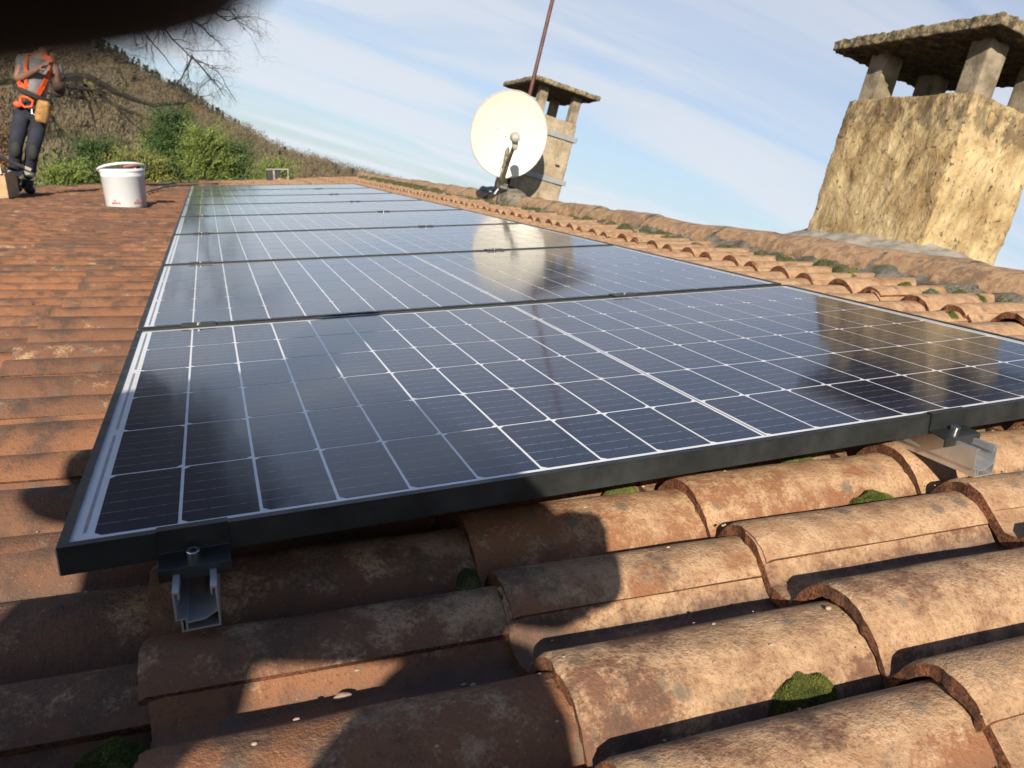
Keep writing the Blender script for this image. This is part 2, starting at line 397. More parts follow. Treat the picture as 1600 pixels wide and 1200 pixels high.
class MB:
    """mesh builder; coordinates are given in one frame"""
    def __init__(s): s.v = []; s.f = []; s.m = []; s.cur = 0
    def add(s, vs, fs, mat=None):
        b = len(s.v); s.v += [tuple(v) for v in vs]
        s.f += [tuple(i + b for i in f) for f in fs]
        s.m += [s.cur if mat is None else mat] * len(fs)
    def box(s, c, d, rot=None, taper=None):
        hx, hy, hz = d[0] / 2, d[1] / 2, d[2] / 2
        vs = []
        for z in (-1, 1):
            t = 1 if (z < 0 or taper is None) else taper
            for x, y in ((-1, -1), (1, -1), (1, 1), (-1, 1)):
                p = Vector((x * hx * t, y * hy * t, z * hz))
                if rot: p = rot @ p
                vs.append(p + Vector(c))
        s.add(vs, [(3, 2, 1, 0), (4, 5, 6, 7), (0, 1, 5, 4), (1, 2, 6, 5), (2, 3, 7, 6), (3, 0, 4, 7)])
    def box2(s, a, b):
        s.box([(a[i] + b[i]) / 2 for i in range(3)], [abs(b[i] - a[i]) for i in range(3)])
    def tube(s, pts, r, n=8, caps=True):
        pts = [Vector(p) for p in pts]
        rs = r if isinstance(r, (list, tuple)) else [r] * len(pts)
        vs = []; fs = []
        prev = None
        for i, p in enumerate(pts):
            t = (pts[min(i + 1, len(pts) - 1)] - pts[max(i - 1, 0)])
            t = t.normalized() if t.length > 1e-9 else Vector((0, 0, 1))
            if prev is None:
                u = t.orthogonal().normalized()
            else:
                u = prev - t * prev.dot(t)
                u = u.normalized() if u.length > 1e-6 else t.orthogonal().normalized()
            prev = u; w = t.cross(u)
            for k in range(n):
                a = 2 * math.pi * k / n
                vs.append(p + (u * math.cos(a) + w * math.sin(a)) * rs[i])
        for i in range(len(pts) - 1):
            for k in range(n):
                a = i * n + k; b = i * n + (k + 1) % n
                fs.append((a, b, b + n, a + n))
        if caps and n > 2:
            fs.append(tuple(reversed(range(n)))); fs.append(tuple(range((len(pts) - 1) * n, len(pts) * n)))
        s.add(vs, fs)
    def lathe(s, prof, c=(0, 0, 0), n=32, M3=None):
        vs = []; fs = []
        for r, z in prof:
            for k in range(n):
                a = 2 * math.pi * k / n
                p = Vector((r * math.cos(a), r * math.sin(a), z))
                if M3: p = M3 @ p
                vs.append(p + Vector(c))
        for i in range(len(prof) - 1):
            for k in range(n):
                a = i * n + k; b = i * n + (k + 1) % n
                fs.append((a, b, b + n, a + n))
        s.add(vs, fs)
    def ball(s, c, r, n=12, m=8, sc=(1, 1, 1), M3=None):
        prof = [(math.sin(math.pi * i / m), -math.cos(math.pi * i / m)) for i in range(m + 1)]
        prof = [(max(a, 1e-4), b) for a, b in prof]
        A = Matrix.Diagonal((r * sc[0], r * sc[1], r * sc[2]))
        if M3: A = M3 @ A
        s.lathe(prof, c, n, A)
    def prism(s, poly, y0, y1, axis='y'):
        n = len(poly)
        def P(a, b, t): return (a, t, b) if axis == 'y' else ((a, b, t) if axis == 'z' else (t, a, b))
        vs = [P(a, b, y0) for a, b in poly] + [P(a, b, y1) for a, b in poly]
        s.add(vs, [tuple(range(n)), tuple(reversed(range(n, 2 * n)))] + [(i, i + n, (i + 1) % n + n, (i + 1) % n) for i in range(n)])

def mesh_from(name, mb, mats, smooth=False):
    me = bpy.data.meshes.new(name)
    me.from_pydata(mb.v, [], mb.f)
    for m in mats: me.materials.append(m)
    if len(mats) > 1: me.polygons.foreach_set('material_index', mb.m)
    if smooth: me.polygons.foreach_set('use_smooth', [True] * len(me.polygons))
    me.update()
    return me

def obj(name, mb, mats, parent=None, frame=None, origin=None, smooth=False, bevel=0, **props):
    """link a mesh whose coordinates are in frame F (default roof). parent: convert; else object origin at `origin`."""
    F = T if frame is None else frame
    if not isinstance(mats, (list, tuple)): mats = [mats]
    me = mesh_from(name, mb, mats, smooth)
    o = bpy.data.objects.new(name, me); COL.objects.link(o)
    if parent is not None:
        X = MW[parent].inverted() @ F
        me.transform(X); o.parent = parent; MW[o] = MW[parent]
    else:
        org = Vector(origin) if origin is not None else Vector((0, 0, 0))
        me.transform(Matrix.Translation(-org)); o.matrix_world = F @ Matrix.Translation(org); MW[o] = o.matrix_world.copy()
    if bevel:
        b = o.modifiers.new('bevel', 'BEVEL'); b.width = bevel; b.segments = 2; b.limit_method = 'ANGLE'
    setprops(o, **props)
    return o

def inst(name, me, parent, loc, rot=(0, 0, 0), scale=(1, 1, 1)):
    o = bpy.data.objects.new(name, me); COL.objects.link(o)
    o.parent = parent; o.location = loc; o.rotation_euler = rot; o.scale = scale
    return o

def frame_at(p, upright=False, rz=0):
    return T @ Matrix.Translation(p) @ (UPR if upright else I4) @ Matrix.Rotation(rz, 4, 'Z')

# ================================================================== GROUND AND HILL (world coordinates)
mb = MB(); mb.add([(-2500, -2500, 0), (2500, -2500, 0), (2500, 2500, 0), (-2500, 2500, 0)], [(0, 1, 2, 3)])
obj('ground', mb, M['ground'], frame=I4, kind='structure')

EYE = T @ CP
def crest_el(az):
    pts = [(-60, 7.5), (-30, 7.0), (-12, 5.3), (-9, 4.6), (-7.6, 4.2), (-5.07, 3.6), (-1.2, 2.55), (2.2, 1.3), (5.3, 0.62), (8, 0.50), (12, 0.45), (20, 0.7), (40, 1.0), (70, 1.2), (100, 1.0)]
    for (a0, e0), (a1, e1) in zip(pts, pts[1:]):
        if a0 <= az <= a1:
            t = (az - a0) / (a1 - a0); return e0 + (e1 - e0) * t
    return 1.0
def hill_pt(az, t):
    """t 0..1 from foot to crest, 1..1.4 behind it"""
    D0, D1 = 130.0, 380.0
    el = crest_el(az)
    H = EYE.z + D1 * math.tan(math.radians(el))
    d = D0 + (D1 - D0) * t
    z = H * (t ** 1.25 if t <= 1 else 1 - (t - 1) * 1.5)
    z += 2.0 * noise.noise(Vector((az * 0.3, t * 4, 0.3))) * min(1, t * 3)
    a = math.radians(az)
    return Vector((EYE.x + d * math.sin(a), EYE.y + d * math.cos(a), z - 0.05))
mb = MB(); na, nt = 121, 22
vs = [hill_pt(-60 + 160 * i / (na - 1), 1.4 * j / (nt - 1)) for i in range(na) for j in range(nt)]
fs = [(i * nt + j, (i + 1) * nt + j, (i + 1) * nt + j + 1, i * nt + j + 1) for i in range(na - 1) for j in range(nt - 1)]
mb.add(vs, fs)
obj('hillside', mb, M['hill'], frame=I4, smooth=True, kind='structure')

def leaf_cloud(mb, c, rad, n, size, flat=0.0, shell=0.5, aspect=2.2, updir=None):
    """n small leaf-sized quads spread through an ellipsoid"""
    for _ in range(n):
        while True:
            p = Vector((random.uniform(-1, 1), random.uniform(-1, 1), random.uniform(-1, 1)))
            if shell < p.length <= 1 or (p.length < 1 and random.random() < 0.35): break
        q = Vector(c) + Vector((p.x * rad[0], p.y * rad[1], p.z * rad[2]))
        d = Vector((random.gauss(0, 1), random.gauss(0, 1), random.gauss(0, 1) * (1 - flat)))
        if updir is not None: d = d * 0.5 + Vector(updir) * 1.2
        d.normalize()
        e = d.orthogonal().normalized()
        e = (Matrix.Rotation(random.uniform(0, 6.28), 3, d) @ e)
        s = size * random.uniform(0.6, 1.3)
        a, b = d * s * aspect * 0.5, e * s * 0.5
        mb.add([q - a, q + b * 0.9, q + a, q - b * 0.9], [(0, 1, 2, 3)])

wood = MB(); pine = MB()
for i in range(3600):
    az = random.uniform(-16, 16) if random.random() < 0.85 else random.uniform(-45, 70)
    t = random.random() ** 0.8 * 1.02
    if crest_el(az) < 1.2 and random.random() < 0.35: continue
    p = hill_pt(az, t)
    isp = (t > 0.80 and az < 0.8 and random.random() < 0.8) or random.random() < 0.03
    if isp:
        h = random.uniform(4, 7.0)
        for kz in range(5):
            zz = h * (0.2 + 0.17 * kz); rr = h * 0.24 * (1 - kz / 5.5)
            leaf_cloud(pine, p + Vector((0, 0, zz)), (rr, rr, h * 0.13), 18, 0.55, 0, 0.1, 2.0)
    else:
        h = random.uniform(4.5, 8.0)
        leaf_cloud(wood, p + Vector((0, 0, h * 0.5)), (h * 0.42, h * 0.42, h * 0.5), 95, 0.20, 0, 0.1, 5.0, (0, 0, 0.8))
obj('hillside_wood', wood, M['hillwood'], frame=I4, kind='stuff', label='brown leafless wood covering the hillside behind the roof', cat='wood')
obj('hilltop_conifers', pine, M['hillpine'], frame=I4, kind='stuff', label='dark conifers along the crest of the hill', cat='conifers')

# ================================================================== HOUSE AND ROOF
RIDGE_X, RIDGE_Z = 2.68, -0.005
EAVE_X = -4.75
def end_y(x):            # far hip line of the roof
    return 11.45 + 0.36 * (x + 2.0)
# courses (x of the lower end of each course) and columns (y of the jointed roll)
COURSES = [-4.70, -4.33, -3.96, -3.59, -3.22, -2.86, -2.49, -2.13, -1.76, -1.395, -1.03, -0.665, -0.297, 0.068, 0.425, 0.752, 1.13, 1.495, 1.86, 2.225]
JOINTS = [-2.87, -2.55, -2.23, -1.915, -1.60, -1.28, -0.98, -0.67, -0.366, -0.067, 0.248, 0.565, 0.885, 1.208]
while JOINTS[-1] < 13.6: JOINTS.append(JOINTS[-1] + 0.322)

mb = MB()
mb.box2((EAVE_X + 0.05, -3.0, -0.235), (RIDGE_X - 0.06, 11.0, -0.205))
roof = obj('roof', mb, M['deck'], kind='structure', origin=(0, 0, -0.2))
# far slope of the roof, beyond the ridge
Fb = T @ Matrix.Translation((RIDGE_X, 0, RIDGE_Z)) @ Matrix.Rotation(2 * PITCH, 4, 'Y')
mb = MB(); N = 620; vs = []
for i in range(N):
    y = -3.0 + 16.0 * i / (N - 1); z = -0.10 + 0.028 * math.sin(y * 2 * math.pi / 0.161)
    vs += [(0.06, y, z), (5.2, y, z)]
mb.add(vs, [(2 * i, 2 * i + 1, 2 * i + 3, 2 * i + 2) for i in range(N - 1)])
obj('back_slope', mb, M['tile'], parent=roof, frame=Fb)
WX0, WX1 = -4.35, 6.9
mb = MB(); mb.box2((WX0, -2.6, 0), (WX1, 10.3, 4.15))
obj('house_walls', mb, M['wall'], frame=I4, origin=(0, 0, 0), label='plastered house walls below the tiled roof', cat='house wall', kind='structure')

def roll(d, w, h):
    u = min(1.0, abs(d) / w); return h * (1 - u ** 2.3) ** 0.85
PER = 0.32; PP = 0.142
def ztop(s):
    cover = roll(s, 0.062, 0.050) if s < 0.07 else 0
    plain = roll(s - PP, 0.073, 0.055)
    under = roll(s - PER, 0.0612, 0.0445) if s > PP else 0
    return max(cover, plain, under) - 0.055
def make_tile(ns, nl, seed, rough=True, full=True):
    rr = random.Random(seed)
    L = 0.455; th = 0.0195
    s0, s1 = -0.046, 0.315
    ss = [s0 + (s1 - s0) * i / (ns - 1) for i in range(ns)]
    xs = [0.0] + [L * ((j / nl) ** (1.0)) for j in range(1, nl + 1)]
    mb = MB(); ox = rr.uniform(0, 50)
    top = []; bot = []
    for j, x in enumerate(xs):
        for i, s in enumerate(ss):
            z = ztop(s); e = 0.0; dx = 0.0
            if rough:
                e = 0.0022 * noise.noise(Vector((x * 9 + ox, s * 9, 1))) + 0.0009 * noise.noise(Vector((x * 40 + ox, s * 40, 5)))
                if j == 0: dx = 0.0045 * noise.noise(Vector((ox, s * 45, 3))) + 0.002 * noise.noise(Vector((ox, s * 160, 3))); e -= 0.003 + 0.002 * abs(noise.noise(Vector((ox, s * 70, 9))))
            dz = 0.019 * (1 - x / 0.36)
            top.append((x + dx, s, z + e + dz))
            bot.append((x + dx * 1.4 + (0.002 * rr.random() if rough else 0), s + (0.010 if i == 0 else 0.006 if i == 1 and rough else 0), z - th + dz + (0.0 if not rough else 0.0015 * rr.uniform(-1, 1))))
    n = len(ss)
    if rough:   # a slim arris row so that the edge is rounded
        for i in range(n):
            x, s, z = top[i]; top[n + i] = (top[i][0] + 0.006, s, ztop(s) + 0.019 * (1 - 0.006 / 0.36))
    nt = len(top)
    f = [(j * n + i, (j + 1) * n + i, (j + 1) * n + i + 1, j * n + i + 1) for j in range(len(xs) - 1) for i in range(n - 1)]
    mb.add(top + (bot if full else bot[:n]), f, 0)
    # front end face
    mb.f += [(i, i + 1, nt + i + 1, nt + i) for i in range(n - 1)]; mb.m += [1] * (n - 1)
    if full:
        mb.f += [tuple(nt + q for q in reversed(g)) for g in f]; mb.m += [0] * len(f)
        for i in (0, n - 1):
            mb.f += [(j * n + i, nt + j * n + i, nt + (j + 1) * n + i, (j + 1) * n + i) for j in range(len(xs) - 1)]; mb.m += [1] * (len(xs) - 1)
    return mb
hi = []
for q in range(5):
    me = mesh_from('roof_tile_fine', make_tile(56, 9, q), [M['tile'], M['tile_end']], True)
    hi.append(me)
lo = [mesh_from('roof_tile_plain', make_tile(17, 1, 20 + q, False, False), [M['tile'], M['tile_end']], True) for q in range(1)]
def sharp(me):
    bm = bmesh.new(); bm.from_mesh(me)
    for e in bm.edges:
        if len(e.link_faces) == 2 and e.link_faces[0].material_index != e.link_faces[1].material_index: e.smooth = False
    bm.to_mesh(me); bm.free()
for me in hi + lo: sharp(me)

def plane_z(x): return -0.1 + 0.0083 * (x + 0.2)
cands = []
for ci, cx_ in enumerate(COURSES):
    for ji in range(len(JOINTS) - 1):
        y = JOINTS[ji]
        if y + 0.3 > end_y(cx_): continue
        ctr = Vector((cx_ + 0.18, y + 0.16, -0.12))
        under = (0.15 < cx_ < 1.3 and 0.55 < y < 7.5)
        d = ctr - CP; fz = d.dot(CF)
        if fz < 0.15: px = -1
        else:
            u = d.dot(CR) / fz; w_ = d.dot(CD) / fz
            inside = abs(u) < 0.80 and -0.7 < w_ < 0.68
            px = 1.0 / fz if inside else -1
        if under: px = -1
        cands.append((px, ci, ji, under))
cands.sort(key=lambda c: -c[0])
rj = random.Random(3)
stuff = MB(); lomb = make_tile(17, 1, 20, False, False); nind = 0
RM = MW[roof].inverted() @ T
for px, ci, ji, under in cands:
    x = COURSES[ci]; y = JOINTS[ji]; sc = (JOINTS[ji + 1] - y) / PER
    wave = 0.012 * math.sin(y * 0.9 + 1) if y > 2 else 0
    loc = Vector((x + rj.uniform(-0.008, 0.008) + wave, y + rj.uniform(-0.002, 0.002), plane_z(x) - 0.004 + rj.uniform(-0.002, 0.003)))
    rot = (rj.uniform(-0.012, 0.012), rj.uniform(-0.006, 0.006), rj.uniform(-0.012, 0.012))
    if px > 0 and nind < 298:
        nind += 1
        near = px > 1 / 3.0
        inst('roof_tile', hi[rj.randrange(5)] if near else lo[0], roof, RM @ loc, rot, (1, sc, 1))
    else:
        if under and rj.random() < 0.0: continue
        from mathutils import Euler
        X = RM @ (Matrix.Translation(loc) @ Euler(rot).to_matrix().to_4x4() @ Matrix.Diagonal((1, sc, 1, 1)))
        b = len(stuff.v)
        stuff.v += [tuple(X @ Vector(v)) for v in lomb.v]
        stuff.f += [tuple(i + b for i in f) for f in lomb.f]; stuff.m += lomb.m
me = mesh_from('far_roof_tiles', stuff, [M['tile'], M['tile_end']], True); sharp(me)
o = bpy.data.objects.new('roof_tiles_beyond', me); COL.objects.link(o); o.parent = roof; o['kind'] = 'stuff'

# ridge caps: overlapping half-round tiles bedded on mortar
def cap_mesh(seed, r0=0.125, r1=0.105, L=0.43):
    mb = MB(); na_, nl_ = 16, 8; rr = random.Random(seed); o_ = rr.uniform(0, 40)
    for shell in (0, 1):
        vs = []
        for j in range(nl_ + 1):
            y = L * j / nl_
            r = r0 + (r1 - r0) * j / nl_ - shell * 0.016
            if j == 0: y += 0.0
            for i in range(na_ + 1):
                a = math.pi * (1.0 - i / na_)
                e = 0.009 * noise.noise(Vector((math.cos(a) * 2 + o_, y * 7, math.sin(a) * 2))) + 0.003 * noise.noise(Vector((math.cos(a) * 9 + o_, y * 30, math.sin(a) * 9)))
                yy = y + (0.006 * noise.noise(Vector((a * 4 + o_, 2, 7))) if j == 0 else 0)
                vs.append(((r + e) * math.cos(a) * 1.06, yy, (r + e) * math.sin(a) * 0.86))
        b = len(mb.v); n = na_ + 1
        mb.v += vs
        for j in range(nl_):
            for i in range(na_):
                f = (b + j * n + i, b + (j + 1) * n + i, b + (j + 1) * n + i + 1, b + j * n + i + 1)
                mb.f.append(f if not shell else f[::-1]); mb.m.append(0)
    n = na_ + 1; B = (nl_ + 1) * n
    for i in range(na_):
        mb.f.append((i, i + 1, B + i + 1, B + i)); mb.m.append(1)
    return mb
caps = [mesh_from('ridge_cap', cap_mesh(q), [M['ridge'], M['mortar']], True) for q in range(4)]
for me in caps: sharp(me)
y = -2.4; i = 0
while y < 12.9:
    inst('ridge_cap', caps[i % 4], roof, RM @ Vector((RIDGE_X + rj.uniform(-0.012, 0.012), y, RIDGE_Z - 0.118 + rj.uniform(-0.006, 0.008))), (rj.uniform(-0.015, 0.025) + 0.035, rj.uniform(-0.12, 0.12), rj.uniform(-0.05, 0.05)), (rj.uniform(0.95, 1.06), 1, rj.uniform(0.94, 1.08)))
    y += 0.362; i += 1
# hip caps along the far edge, mossy
x = -4.6
hipdir = math.atan2(0.36, 1.0)
while x < 2.45:
    inst('hip_cap', caps[i % 4], roof, RM @ Vector((x, end_y(x) - 0.08, plane_z(x) - 0.075)), (0.03, rj.uniform(-0.08, 0.08), -math.pi / 2 + hipdir + rj.uniform(-0.03, 0.03)), (0.85, 0.85, 0.7))
    x += 0.33; i += 1
def bedding(name, path, w, h, n_per=14, seed=1):
    mb = MB(); rows = []
    Ltot = sum((Vector(b) - Vector(a)).length for a, b in zip(path, path[1:])); N_ = int(Ltot / 0.035)
    a, b = Vector(path[0]), Vector(path[-1]); t = (b - a).normalized(); s = Vector((0, 0, 1)).cross(t).normalized()
    vs = []
    for i in range(N_ + 1):
        p = a.lerp(b, i / N_)
        for j in range(n_per):
            u = -1 + 2 * j / (n_per - 1)
            q = p + s * (u * w * (1 + 0.18 * noise.noise(p * 6 + Vector((u, 0, seed)))))
            z = h * (1 - abs(u) ** 2.5) + 0.020 * noise.noise(Vector((q.x * 14, q.y * 14, seed))) + 0.008 * noise.noise(Vector((q.x * 50, q.y * 50, seed)))
            vs.append(q + Vector((0, 0, z)))
    fs = [(i * n_per + j, (i + 1) * n_per + j, (i + 1) * n_per + j + 1, i * n_per + j + 1) for i in range(N_) for j in range(n_per - 1)]
    mb.add(vs, fs)
    return obj(name, mb, M['mortar'], parent=roof, smooth=True)
bedding('mortar_bedding', [(RIDGE_X, -2.4, -0.155), (RIDGE_X, 13.0, -0.155)], 0.215, 0.100)
bedding('hip_mortar', [(-4.7, end_y(-4.7) - 0.05, -0.19), (2.5, end_y(2.5) - 0.05, -0.16)], 0.16, 0.07, 10, 4)

# ================================================================== SOLAR PANELS
PL, PW, PITCHY = 1.689, 1.002, 1.022
M0, CG = 0.0285, 0.0076
CP_ = (PL - 2 * M0 - CG) / 20; Y0, Q = 0.0185, 0.1608
def cell_poly(flip):
    w = CP_ - 0.0036; h = Q - 0.0040; c = 0.0068
    if flip: return [(0, 0), (w - c, 0), (w, c), (w, h - c), (w - c, h), (0, h)]
    return [(c, 0), (w, 0), (w, h), (c, h), (0, h - c), (0, c)]
cellmesh = []
for fl in (False, True):
    mb = MB(); po = cell_poly(fl); cy_ = (Q - 0.0040) / 2
    mb.prism([(a, b - cy_) for a, b in po], 0, 0.0004, 'z')
    cellmesh.append(mesh_from('solar_cell', mb, [M['cell']]))
def cell_positions():
    for r_ in range(6):
        for c_ in range(20):
            yield r_, c_, M0 + c_ * CP_ + (CG if c_ >= 10 else 0) + 0.0018, Y0 + r_ * Q + Q / 2
fr = MB()
Zt, Zb, lip, wt = 0.0, -0.030, 0.0095, 0.0018
def frame_bars():
    out = []
    for (x0, y0, x1, y1, horiz) in ((0, 0, PL, 0, 1), (0, PW, PL, PW, 1), (0, 0, 0, PW, 0), (PL, 0, PL, PW, 0)):
        mb = MB()
        if horiz:
            sg = 1 if y0 == 0 else -1
            ya = y0; mb.box2((0, ya, Zb), (PL, ya + sg * wt, Zt - 0.0016)); mb.box2((0, ya, Zt - 0.0014), (PL, ya + sg * lip, Zt)); mb.box2((0.02, ya + sg * wt, Zb), (PL - .02, ya + sg * 0.028, Zb + 0.0016))
        else:
            sg = 1 if x0 == 0 else -1
            xa = x0; mb.box2((xa, wt + 0.0004, Zb), (xa + sg * wt, PW - wt - 0.0004, Zt - 0.0016)); mb.box2((xa, lip + 0.0003, Zt - 0.0014), (xa + sg * lip, PW - lip - 0.0003, Zt)); mb.box2((xa + sg * wt, 0.03, Zb), (xa + sg * 0.028, PW - 0.03, Zb + 0.0016))
        out.append(mb)
    return out
sheet = MB(); sheet.box2((0.002, 0.002, -0.0055), (PL - 0.002, PW - 0.002, -0.0024))
zr = -0.0021
ribs = []
def ribmesh_(x0, x1, y0, y1):
    m_ = MB(); m_.box2((x0, y0, zr - 0.0004), (x1, y1, zr)); ribs.append(mesh_from('busbar_ribbon', m_, [M['ribbon']]))
for k_ in range(3):      # ribbons in the side margins and the middle gap, each spanning two rows of cells
    ya = Y0 + (2 * k_) * Q + 0.012; yb = Y0 + (2 * k_ + 2) * Q - 0.012
    ribmesh_(0.0190, 0.0225, ya, yb); ribmesh_(PL - 0.0225, PL - 0.0190, ya, yb)
xm = M0 + 10 * CP_ + CG / 2
ribmesh_(xm - 0.0016, xm + 0.0016, Y0, PW - Y0)
corner = MB(); corner.box2((-0.0006, -0.0006, Zb + 0.001), (0.0006, 0.0004, Zt - 0.001))
barmesh = [mesh_from('frame_bar', m_, [M['frame']]) for m_ in frame_bars()]
sheetmesh = mesh_from('glass_sheet', sheet, [M['sheet']]); cormesh = mesh_from('corner_seam', corner, [M['alu']])
allc = MB()
for r_, c_, x, y in cell_positions():
    po = cell_poly(r_ % 2 == 1); cy_ = (Q - 0.0040) / 2
    allc.prism([(x + a, y + b - cy_) for a, b in po], -0.0024, -0.0020, 'z')
allcm = mesh_from('solar_cells', allc, [M['cell']])
ordn = ['first', 'second', 'third', 'fourth', 'fifth', 'sixth', 'seventh', 'eighth']
plab = ['nearest black framed solar panel, its front edge clamped above the orange tiles',
        'second solar panel from the viewer, reflecting the bright dish and ochre chimney',
        'third solar panel from the viewer, directly behind the second joint',
        'fourth solar panel from the viewer, in the middle of the row',
        'fifth solar panel from the viewer, pale with reflected sky',
        'sixth solar panel from the viewer, third from the far end of the row',
        'seventh solar panel from the viewer, next to last in the row',
        'farthest solar panel, last of the row before the roof end']
for n in range(8):
    p = empty('solar_panel', (0, n * PITCHY, 0), plab[n], 'solar panel', 'solar panels laid in one row up the roof')
    for bmsh in barmesh: inst('frame_bar', bmsh, p, (0, 0, 0))
    inst('glass_sheet', sheetmesh, p, (0, 0, 0)); [inst('busbar_ribbon', rm_, p, (0, 0, 0)) for rm_ in ribs]; inst('corner_seam', cormesh, p, (0, 0, 0))
    if n < 4:
        for r_, c_, x, y in cell_positions(): inst('solar_cell', cellmesh[r_ % 2], p, (x, y, -0.0024))
    else:
        o = inst('solar_cells', allcm, p, (0, 0, 0)); o['kind'] = 'stuff'

# mounting rails
def rail(x0, y0, lab):
    t = empty('mounting_rail', (x0 + 0.02, y0, -0.075), lab, 'rail', 'aluminium rails carrying the solar panels')
    mb = MB(); yb = 8.22; w = 0.040; zt = -0.0325; zb = -0.076; th = 0.0019
    def bar(xa, za, xb, zb_, dy): mb.box2((x0 + xa, y0 + dy, za), (x0 + xb, yb, zb_))
    bar(0, zb + 0.013, th, zt, 0)                 # left wall upper
    bar(0.0045, zb, 0.0045 + th, zb + 0.0128, 0.0002)
    bar(th + 0.0001, zb + 0.0130, 0.0085, zb + 0.0149, 0.0001)
    bar(0.0086, zb + 0.0021, 0.0086 + th, zb + 0.0149, 0.0003)
    bar(w - th, zb + 0.0001, w, zt, 0)            # right wall
    bar(0.0066, zb, w - th - 0.0001, zb + th, 0.0004)   # bottom
    bar(th + 0.0001, zt - th, 0.0060, zt, 0.0002); bar(0.0045, zt - 0.0085, 0.0061, zt - th - 0.0001, 0.0003)
    bar(w - 0.0060, zt - th, w - th - 0.0001, zt, 0.0002); bar(w - 0.0061, zt - 0.0085, w - 0.0045, zt - th - 0.0001, 0.0003)
    # sloping web of the lower chamber
    mb.prism([(x0 + 0.0106, zb + 0.0085), (x0 + 0.0106, zb + 0.0103), (x0 + 0.026, zb + 0.0112), (x0 + w - th - 0.0002, zb + 0.0182), (x0 + w - th - 0.0002, zb + 0.0164), (x0 + 0.0262, zb + 0.0094)][::-1], y0 + 0.0005, yb)
    obj('rail_profile', mb, M['alu'], parent=t)
    # slot nut seen inside
    mb = MB(); mb.box2((x0 + 0.007, -0.018 + 0.0, -0.0445), (x0 + w - 0.007, 0.012, -0.0385))
    obj('slot_nut', mb, M['alu'], parent=t)
    # roof hooks under the rail
    for yy in (1.3, 2.9, 4.5, 6.1, 7.7):
        mb = MB(); mb.box2((x0 + 0.004, yy, -0.155), (x0 + 0.034, yy + 0.006, -0.0765))
        obj('roof_hook', mb, M['alu'], parent=t)
    return t
rail(0.1015, -0.067, 'left aluminium rail with its open end over shaded dark tiles')
rail(1.141, -0.0655, 'right aluminium rail end sticking out in the sun above the tiles')

def end_clamp(xc, lab):
    t = empty('end_clamp', (xc, -0.016, -0.034), lab, 'clamp', 'end clamps on the front edge of the nearest panel')
    mb = MB(); w = 0.034; th = 0.0028
    poly = [(-0.0010, 0.0035), (-0.0010 - 0, 0.0035)]
    # Z-shaped section (y, z), extruded along x
    sec = [(0.007, 0.0030), (0.007, 0.0004), (-0.0006, 0.0004), (-0.0006, -0.0250), (-0.0006 - 0.0280, -0.0290), (-0.0286, -0.0395), (-0.0314, -0.0395), (-0.0314, -0.0262), (-0.0034, -0.0222), (-0.0034, 0.0030)]
    mb.prism(sec, xc - w, xc + w, 'x')
    obj('clamp_bracket', mb, M['frame'], parent=t, bevel=0.0005)
    mb = MB(); c = (xc - 0.001, -0.0165, -0.0245)
    A = Matrix.Rotation(math.radians(8), 3, 'X')
    mb.lathe([(0.0001, 0.0052), (0.0030, 0.0052), (0.0032, 0.0090), (0.0056, 0.0092), (0.0064, 0.0084), (0.0064, 0.0), (0.0078, -0.0001), (0.0078, -0.0012)], c, 24, A)
    b = obj('socket_bolt', mb, M['steel'], parent=t, smooth=False)
    mb = MB(); mb.lathe([(0.0001, 0.0056), (0.0029, 0.0056), (0.0029, 0.0053)], c, 6, A)
    obj('hex_socket', mb, M['socket'], parent=b)
    return t
end_clamp(0.1225, 'black end clamp over the left rail, in shade, with a socket bolt')
end_clamp(1.154, 'black end clamp over the sunlit right rail, with a bright bolt')
for n in range(1, 8):
    for x_, side in ((0.1225, 'left'), (1.17, 'right')):
        yc = n * PITCHY - 0.010
        t = empty('mid_clamp', (x_, yc, 0), 'black mid clamp over the %s rail in the joint between %s and %s panels' % (side, ordn[n - 1], ordn[n]), 'clamp', 'mid clamps in the joints between panels')
        mb = MB(); mb.box2((x_ - 0.035, yc - 0.0175, 0.0003), (x_ + 0.035, yc + 0.0175, 0.0030)); mb.box2((x_ - 0.035, yc - 0.0085, -0.028), (x_ + 0.035, yc - 0.0065, 0.0002)); mb.box2((x_ - 0.035, yc + 0.0065, -0.028), (x_ + 0.035, yc + 0.0085, 0.0002))
        obj('clamp_plate', mb, M['frame'], parent=t)
        mb = MB(); mb.lathe([(0.0001, 0.004), (0.003, 0.004), (0.0032, 0.0075), (0.0062, 0.0075), (0.0066, 0.003)], (x_, yc, 0), 12)
        obj('bolt', mb, M['steel'], parent=t)

